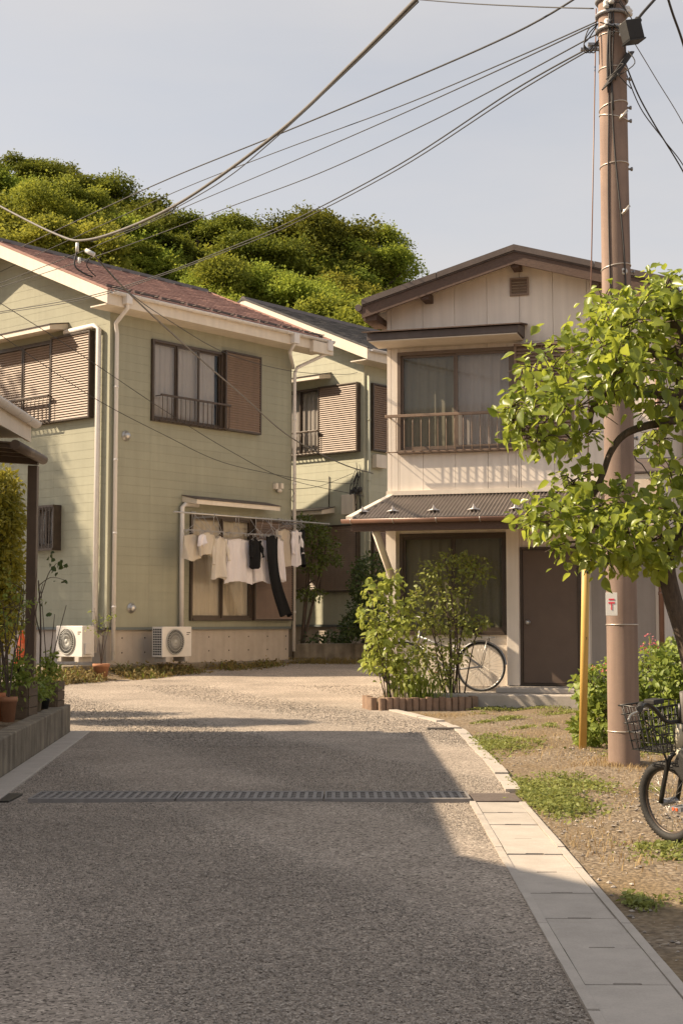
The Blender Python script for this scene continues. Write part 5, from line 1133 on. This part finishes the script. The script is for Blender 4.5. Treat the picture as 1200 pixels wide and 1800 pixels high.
for i, px in enumerate((343, 376, 415, 450, 477)):
    x, z = wA(px, 905, OFF); ch = thing('clip_hanger', wAp(x, OFF, zl), ORD[i if i < 4 else 5] + ' of the grey clip hangers hooked over the drying pole', 'hanger', aA, 'clip hangers on the drying pole')
    MB().tube([(0, 0, .04), (.02, 0, .02), (.0, 0, -.02), (0, 0, -.2)], .006, 6).build('hook', m_hang, ch)
    q = MB().tube([(.26 * math.cos(a), .12 * math.sin(a), -.32) for a in np.linspace(0, 6.28, 16, endpoint=False)], .006, 6, closed=True)
    for a in range(4): q.tube([(0, 0, -.19), (.26 * math.cos(a * 1.57 + .4), .12 * math.sin(a * 1.57 + .4), -.32)], .003, 4)
    for a in np.linspace(0, 6.28, 10): q.box(.26 * math.cos(a) - .005, .12 * math.sin(a) - .004, -.37, .26 * math.cos(a) + .005, .12 * math.sin(a) + .004, -.32)
    q.build('clip_frame', m_hang, ch)
for i in range(6):
    x, z = wA(497 + i * 6.5, 915, OFF); ch = thing('empty_hanger', wAp(x, OFF, zl), ORD[i] + ' of the bare wire hangers crowded at the drying pole end', 'hanger', aA + R(70), 'bare hangers on the drying pole')
    MB().tube([(0, 0, .05), (.02, 0, .02), (0, 0, -.04), (-.18, 0, -.12), (.18, 0, -.12), (0, 0, -.04)], .005, 5).build('hanger_frame', m_hang, ch)

# ================================================================== AIR CONDITIONERS
def ac_unit(p, rz, label):
    t = thing('air_conditioner', p, label, 'air conditioner', rz, 'outdoor air conditioner units')
    MB().box(0, 0, .07, .8, .3, .64).build('casing', m_ac, t, bevel=.012)
    cx, cz, rr_ = .34, .355, .235
    gf = MB().lathe([(0, .012), (rr_, .012)], 32, (cx, 0, cz), 'y').build('fan_opening', m_dark, t)
    gr = MB(); gr.tube([(cx + rr_ * math.cos(a), -.016, cz + rr_ * math.sin(a)) for a in np.linspace(0, 2*math.pi, 36, endpoint=False)], .012, 6, closed=True)
    for k in range(34):
        a = k * 2 * math.pi / 34; gr.tube([(cx + r0 * math.cos(a + (r0 / rr_) * .6), -.02, cz + r0 * math.sin(a + (r0 / rr_) * .6)) for r0 in (.045, .11, .17, rr_)], .0065, 4)
    for q in (.05, .11, .17): gr.tube([(cx + q * math.cos(a), -.021, cz + q * math.sin(a)) for a in np.linspace(0, 2*math.pi, 28, endpoint=False)], .005, 4, closed=True)
    gr.lathe([(0, .032), (.04, .03), (.045, .015)], 16, (cx, 0, cz), 'y'); gr.build('fan_grille', m_acg, t)
    sg = MB()
    for i in range(11):
        for j in range(5): sg.box(-.004, .03 + j * .05, .11 + i * .046, .001, .065 + j * .05, .142 + i * .046)
    sg.build('side_grille', m_dark, t)
    MB().box(.66, -.004, .52, .76, .0, .535).box(.66, -.004, .485, .72, 0, .5).build('badge', m_brownf, t)
    for x in (.08, .6): MB().box(x, -.02, -.02, x + .12, .32, .069).build('foot', m_conc, t, bevel=.006)
    MB().box(.795, .05, .12, .84, .2, .32).build('valve_cover', m_ac, t, bevel=.008)
    t.scale = (.93, .93, .98)
    return t
acx = wA(281, 1160, .62)[0]
ac_unit(wAp(acx + .06, .62, .40), aA, 'air conditioner unit below the washing on the sage house')
dL = Vector((math.cos(R(-40)), math.sin(R(-40)), 0)); nL = Vector((math.sin(R(-40)), -math.cos(R(-40)), 0))
def wL(px, py, off):
    d = ray(px, py); o = OA + nL * off; c = Vector((0, 0, CAM_H)); t = (o - c).dot(nL) / d.dot(nL); q = c + d * t; return (q - o).dot(dL)
pL = OA + dL * wL(98, 1160, .6) + nL * .6; ac_unit((pL.x, pL.y, .42), R(-40), 'air conditioner unit beside the small barred window at left')
sl_ = MB().box(-1.15, -.2, -.1, -.32, 7.2, .34).build('side_slab', m_concw, loc=HA, rot=(0, 0, R(50))); tag(sl_, kind='structure')

# ================================================================== POTS, PLANTERS, CONE
def pot(px, py, z, dia, h, label, mat=m_terra, plant=None, seed=0, Y=None):
    p = gnd(px, py, z) if Y is None else at(px, py, Y); p.z = z
    t = thing('flower_pot', p, label, 'flower pot'); r0 = dia / 2
    MB().lathe([(0, 0), (r0 * .68, 0), (r0 * .92, h * .8), (r0, h * .8), (r0 * 1.02, h), (r0 * .88, h), (r0 * .84, h * .86), (0, h * .86)], 20).build('pot', mat, t)
    if plant == 'twig':
        rd = random.Random(seed); b = MB(); tips = []
        for i in range(5):
            e = Vector((rd.uniform(-.25, .25), rd.uniform(-.1, .1), h + rd.uniform(.5, 1.0))); limb(b, [(0, 0, h * .8), (e.x * .3, 0, h + .3), e], .007, .003, 5)
            for _ in range(3): q = Vector((e.x * .5, e.y * .5, h + .45)).lerp(e, rd.random()); f = q + Vector((rd.uniform(-.15, .15), rd.uniform(-.1, .1), rd.uniform(0, .15))); limb(b, [q, q.lerp(f, .5), f], .004, .002, 4); tips.append(f)
        b.build('stems', m_bark, t); g = np.random.default_rng(seed); T = np.array([list(v) for v in tips]); T = np.repeat(T, 6, 0) + g.normal(0, .03, (len(T) * 6, 3))
        tag(link('foliage', leaf_mesh('foliage', T, g.normal(size=T.shape), g.normal(size=T.shape) + [0, 0, .8], g.uniform(.03, .06, len(T)), (OV_V, OV_F), m_leafB, True), t), kind='stuff')
    elif plant:
        g = np.random.default_rng(seed); P_, d_, n_ = blob_points([(0, 0, h + plant * .4, plant * .6, plant * .6, plant * .6)], int(plant * 900), g, .2)
        tag(link('foliage', leaf_mesh('foliage', P_, d_, n_, g.uniform(.03, .06, len(P_)), (OV_V, OV_F), m_leafB, True), t), kind='stuff')
    return t
pot(15, 1269, .296, .15, .21, 'terracotta pot standing foremost on the low garden wall', plant='twig', seed=3)
pot(-4, 1268, .296, .13, .24, 'orange terracotta pot cut by the left edge of photo', plant='twig', seed=4, mat=M('orange_terracotta', (.52,.20,.08), (.42,.16,.07), 9, .85))
pot(66, 1251, .296, .09, .12, 'small pale pot between the two wooden planters', mat=M('pale_pot', (.33,.27,.19), (.25,.2,.14), 9, .9), plant=.12, seed=5)
pot(79, 1246, .296, .10, .10, 'small black pot beside the rear wooden planter', mat=m_black, plant=.2, seed=6)
pot(178, 1194, .11, .30, .28, 'terracotta pot at the corner of the sage house', plant='twig', seed=7, Y=25.0)
pot(22, 1262, .29, .12, .14, 'dark pot tucked behind the foremost terracotta pot', mat=m_black, plant=.35, seed=8, Y=12.9)
def planter(px, py, Y, w, h, label, seed):
    p = at(px, py, Y); p.z = .264; t = thing('wooden_planter', p, label, 'planter', R(-6), 'wooden planters on the garden wall'); nb = 3; bh = h / nb
    me = MB().box(-w/2, -.012, .003, w/2, .012, bh - .003).mesh('planter_board', m_planter)
    for i in range(nb):
        link('planter_board', me, t, (0, -w/2, i * bh)); link('planter_board', me, t, (0, w/2, i * bh))
        link('planter_board', me, t, (-w/2, 0, i * bh), (0, 0, R(90)), (.91, 1, 1)); link('planter_board', me, t, (w/2, 0, i * bh), (0, 0, R(90)), (.91, 1, 1))
    MB().box(-w/2 + .013, -w/2 + .013, 0, w/2 - .013, w/2 - .013, h - .04).build('planter_soil', m_soil, t)
    g = np.random.default_rng(seed); P_, d_, n_ = blob_points([(0, 0, h + .08, w * .5, w * .5, .14), (.02, 0, h + .2, w * .3, w * .3, .14)], 260, g, .2)
    tag(link('foliage', leaf_mesh('foliage', P_, d_, n_, g.uniform(.03, .07, len(P_)), (OV_V, OV_F), m_leafB, True), t), kind='stuff')
    b = MB(); rd = random.Random(seed)
    for i in range(3): e = (rd.uniform(-.2, .25), rd.uniform(-.1, .1), h + rd.uniform(.5, 1.1)); limb(b, [(0, 0, h - .05), (e[0] * .3, 0, h + .3), e], .008, .003, 5)
    b.build('stems', m_bark, t)
planter(31, 1257, 13.0, .27, .30, 'front weathered wooden planter box on the garden wall', 41)
planter(84, 1243, 14.25, .25, .28, 'rear weathered wooden planter box by the canopy post', 42)
o = ws(70, 1200, 14.6, .27)
sap = thing('leafy_sapling', o, 'thin sapling with a few round leaves beside the canopy post', 'plant'); b = MB()
q = lambda px, py: at(px, py, 14.6) - Vector(o)
limb(b, [(0, 0, 0), q(72,1100), q(68,1020)], .012, .006, 6); limb(b, [q(69,1060), q(85,1010), q(100,990)], .006, .003, 5); limb(b, [q(68,1030), q(90,1015), q(115,1020)], .005, .002, 5); limb(b, [q(72,1120), q(60,1060), q(66,1000)], .007, .003, 5); b.build('stems', m_bark, sap)
g = np.random.default_rng(5); T = np.array([list(q(*p)) for p in ((95,982),(105,990),(113,985),(118,992),(100,1000),(92,995),(115,1022),(108,1018),(90,975),(75,1065),(80,1080),(62,1100))]); T = np.repeat(T, 2, 0) + g.normal(0, .02, (24, 3))
tag(link('foliage', leaf_mesh('foliage', T, g.normal(size=T.shape), g.normal(size=T.shape) + [0, -1, .3], g.uniform(.045, .075, 24), (OV_V * np.array([1, 1.5, 1]), OV_F), m_leafD, True), sap), kind='stuff')
pc = OA + dA * (-.75) + (-dL) * 1.5; cn = thing('traffic_cone', (pc.x, pc.y, .34), 'orange traffic cone standing by the sage house at left', 'traffic cone')
MB().box(-.17, -.17, 0, .17, .17, .03).build('base', m_orange, cn, bevel=.01); MB().lathe([(.13, .03), (.035, .62), (.0, .63)], 20).build('cone', m_orange, cn)
MB().lathe([(.099, .26), (.08, .38)], 20).build('stripe', M('cone_stripe', (.75,.2,.08), (.7,.18,.07), 8, .5), cn)

# ================================================================== BICYCLES
def bicycle(p, rz, label, r, L, frame_m, bb, head, bars_z, bar_w, seat_z, basket=True, tyre=.024, fender=False, knob=False, spokes=24, lean=0, steer=0):
    t = thing('bicycle', p, label, 'bicycle', rz); t.rotation_euler = (lean, 0, rz)
    def wheel(cx, st=0):
        q = [(r * 1.0 * math.cos(a), 0, r * math.sin(a)) for a in np.linspace(0, 2 * math.pi, 48, endpoint=False)]
        rt = r - tyre; q = [(rt * math.cos(a), 0, rt * math.sin(a)) for a in np.linspace(0, 2 * math.pi, 48, endpoint=False)]
        w = MB().tube(q, tyre, 10, closed=True)
        if knob:
            for i in range(64):
                a = i * 2 * math.pi / 64
                for s in (-.5, .5):
                    rr0 = r - .003; c = Vector((rr0 * math.cos(a), s * tyre * .9, (rr0 - abs(s) * .004) * math.sin(a))); d_ = Vector((math.cos(a), 0, math.sin(a))); w.tube([c - d_ * .006, c + d_ * .003], .007, 4)
        wo = w.build('wheel', m_black, t, loc=(cx, 0, r), rot=(0, 0, st))
        MB().tube([((rt - tyre * .8) * math.cos(a), 0, (rt - tyre * .8) * math.sin(a)) for a in np.linspace(0, 2 * math.pi, 40, endpoint=False)], .010, 6, closed=True).build('rim', m_brownf if knob else m_steel, wo)
        s = MB()
        for i in range(spokes):
            a = i * 2 * math.pi / spokes; s.tube([(.018 * math.cos(a + .9 * (1 if i % 2 else -1)), .02 * (1 if i % 4 < 2 else -1), .018 * math.sin(a + .9 * (1 if i % 2 else -1))), ((rt - tyre) * math.cos(a), 0, (rt - tyre) * math.sin(a))], .0014, 4)
        s.build('spokes', m_steel, wo); MB().tube([(0, -.05, 0), (0, .05, 0)], .018, 10).build('hub', m_galv, wo)
    wheel(0); wheel(L, steer)
    H0, H1 = Vector(head[0]), Vector(head[1]); B = Vector(bb); st = Vector((bb[0] - .14, 0, seat_z))
    f = MB().tube([H0.lerp(H1, .1), B], .024 if basket else .017, 10).tube([H0, H1], .022, 10).tube([B, B.lerp(st, .75)], .018, 10)
    f.tube([H0.lerp(H1, .6), B.lerp(st, .5)], .018, 10) if not basket else None
    for s in (-1, 1): f.tube([B + Vector((0, s * .03, 0)), (0, s * .055, r)], .011, 8); f.tube([B.lerp(st, .6), (0, s * .055, r)], .009, 8)
    f.build('frame', frame_m, t)
    MB().tube([B.lerp(st, .7), st], .014, 8).build('seat_post', m_steel, t)
    MB().add([(-.13,-.08,0),(-.13,.08,0),(.0,.05,.01),(.14,.015,0),(.14,-.015,0),(0,-.05,.01),(-.13,-.07,-.05),(-.13,.07,-.05),(.0,.03,-.04),(.12,.008,-.03),(.12,-.008,-.03),(0,-.03,-.04)], [(0,5,2,1),(5,4,3,2),(6,7,8,11),(11,8,9,10),(0,1,7,6),(1,2,8,7),(2,3,9,8),(3,4,10,9),(4,5,11,10),(5,0,6,11)]).build('saddle', m_black, t, loc=st, bevel=.015)
    fk = MB()
    for s in (-1, 1): fk.tube(smooth_pts([H0 + Vector((0, s * .02, 0)), H0 + Vector((.02, s * .05, -.05)), (L, s * .055, r)], 4), .013, 8)
    fk.build('fork', m_blackm, t)
    S = Vector((H1.x - .01, 0, bars_z)); hbm = MB().tube([H1, S], .014, 8)
    hbm.tube(smooth_pts([S + Vector((-.12, -bar_w, .02)), S + Vector((-.04, -bar_w * .75, .025)), S + Vector((.0, -bar_w * .5, .0)), S + Vector((.02, -bar_w * .25, -.08)), S + Vector((.02, 0, -.09)), S + Vector((.02, bar_w * .25, -.08)), S + Vector((.0, bar_w * .5, .0)), S + Vector((-.04, bar_w * .75, .025)), S + Vector((-.12, bar_w, .02))], 5), .011, 8)
    hb2 = hbm.build('handlebar', m_blackm, t)
    for s in (-1, 1):
        MB().tube([S + Vector((-.03, s * bar_w * .78, .026)), S + Vector((-.13, s * (bar_w + .01), .02))], .016, 10).build('grip', m_black, hb2)
        MB().tube(smooth_pts([S + Vector((.0, s * bar_w * .6, .0)), S + Vector((.015, s * bar_w * .85, -.02)), S + Vector((-.06, s * (bar_w + .03), -.035))], 4), .006, 6).build('brake_lever', m_steel, hb2)
        MB().tube(smooth_pts([S + Vector((.01, s * bar_w * .6, 0)), S + Vector((.09, s * bar_w * .5, -.06)), S + Vector((.08, s * .03, -.2)), H0], 5), .0035, 5).build('brake_cable', m_cable, hb2)
    if basket:
        MB().box(S.x - .06, bar_w * .42, S.z + .02, S.x + .02, bar_w * .42 + .07, S.z + .045).build('display', m_black, hb2, bevel=.006)
        MB().tube([S + Vector((-.03, .0, .06)), S + Vector((-.02, -.01, -.02)), S + Vector((.0, -.015, -.14))], .02, 8).build('lock_cable', m_gcable, hb2)
        b0, b1, zb0, zb1 = H1.x + .03, H1.x + .30, bars_z - .24, bars_z - .01; k = MB()
        for z in np.linspace(zb0, zb1, 6):
            u = (z - zb0) / (zb1 - zb0); e = .03 * (1 - u); y_ = .15 - e * 1.3
            k.tube([(b0, -y_, z), (b1 - e, -y_, z), (b1 - e, y_, z), (b0, y_, z)], .005 if z > zb1 - .01 else .003, 5, closed=True)
        for i in range(9):
            yb = -.11 + i * .0275; k.tube([(b0, yb, zb1), (b0, yb * .9, zb0), (b1 - .03, yb * .9, zb0), (b1, yb * 1.2, zb1)], .003, 5)
        for i in range(5):
            xb_ = b0 + .03 + i * .05
            for s in (-1, 1): k.tube([(xb_, s * .15, zb1), (xb_ - .005, s * .115, zb0), (xb_ - .005, 0, zb0)], .003, 5)
        k.build('basket', m_blackm, t)
        MB().tube(smooth_pts([(b0 + .03, .08, zb0), (H0.x + .02, .06, zb0 - .08), (L, .06, r)], 4), .006, 6).tube(smooth_pts([(b0 + .03, -.08, zb0), (H0.x + .02, -.06, zb0 - .08), (L, -.06, r)], 4), .006, 6).build('basket_stay', m_blackm, t)
        MB().box(-.06, -.045, -.12, .06, .045, .12).build('battery', m_black, t, loc=H0.lerp(B, .45), rot=(0, R(50), 0), bevel=.015)
    if fender:
        for cx, a0, a1 in ((0, -10, 175), (L, 20, 190)):
            q = [(cx + (r + .018) * math.cos(R(a)), 0, r + (r + .018) * math.sin(R(a))) for a in np.linspace(a0, a1, 24)]; b = MB(); vs = []
            for c in q:
                dr_ = (Vector(c) - Vector((cx, 0, r))).normalized()
                for yy_, dd in ((-.025, -.015), (-.012, 0), (.012, 0), (.025, -.015)): vs.append(Vector(c) + dr_ * dd + Vector((0, yy_, 0)))
            b.add(vs, [(i*4+j, i*4+j+1, i*4+j+5, i*4+j+4) for i in range(23) for j in range(3)], True); b.build('mudguard', m_galv, t)
        MB().box(-.2, -.06, r * 2 + .05, .22, .06, r * 2 + .065).tube([(-.1, .06, r * 2 + .05), (0, .06, r)], .006, 6).tube([(-.1, -.06, r * 2 + .05), (0, -.06, r)], .006, 6).build('rear_rack', m_steel, t)
    cr_ = MB().tube([B + Vector((0, -.06, 0)), B + Vector((0, .06, 0))], .02, 10).tube([B + Vector((0, .06, 0)), B + Vector((.12, .075, -.03))], .009, 8).tube([B + Vector((0, -.06, 0)), B + Vector((-.12, -.075, .03))], .009, 8).lathe([(.0, .05), (.07, .052), (.07, .046), (0, .044)], 24, (B.x, 0, B.z), 'y').build('crank', m_galv, t)
    for s, c in ((1, B + Vector((.12, .12, -.03))), (-1, B + Vector((-.12, -.12, .03)))):
        MB().box(-.035, -.04, -.011, .035, -.03, .011).box(-.035, .03, -.011, .035, .04, .011).box(-.04, -.04, -.01, -.03, .04, .01).box(.03, -.04, -.01, .04, .04, .01).tube([(0, -.045, 0), (0, .045, 0)], .009, 8).build('pedal', m_galv, cr_, loc=c)
        MB().box(-.02, .041 * 1, -.007, .02, .045, .007).box(-.0415, -.02, -.006, -.0402, .02, .006).build('pedal_reflector', m_orange, cr_, loc=c)
    return t
hd = Vector((-.45, .893, 0)); fr_ = Vector((1.70, 7.42, 0)); rw0 = fr_ - hd * .8
bicycle((rw0.x, rw0.y, .012), math.atan2(hd.y, hd.x), 'black small-wheeled bicycle with wire basket cut by the right edge', .21, .8, m_framec, (.44, 0, .25), ((.70, 0, .47), (.655, 0, .62)), .72, .35, .72, True, .024, knob=True, lean=R(-5), steer=R(4))
wd_ = R(-16.5); Dx = Vector((math.cos(wd_), math.sin(wd_), 0)); Dn = Vector((math.sin(wd_), -math.cos(wd_), 0)); pw = Vector((.648, 19.93, 0)) + Dx * 1.37 + Dn * .32
bicycle((pw.x, pw.y, .19), wd_ + math.pi, 'grey city bicycle leaning by the wall behind the rose bush', .335, 1.08, m_galv, (.45, 0, .28), ((.88, 0, .62), (.84, 0, .82)), 1.02, .26, .82, False, .017, True, spokes=36, lean=R(3))
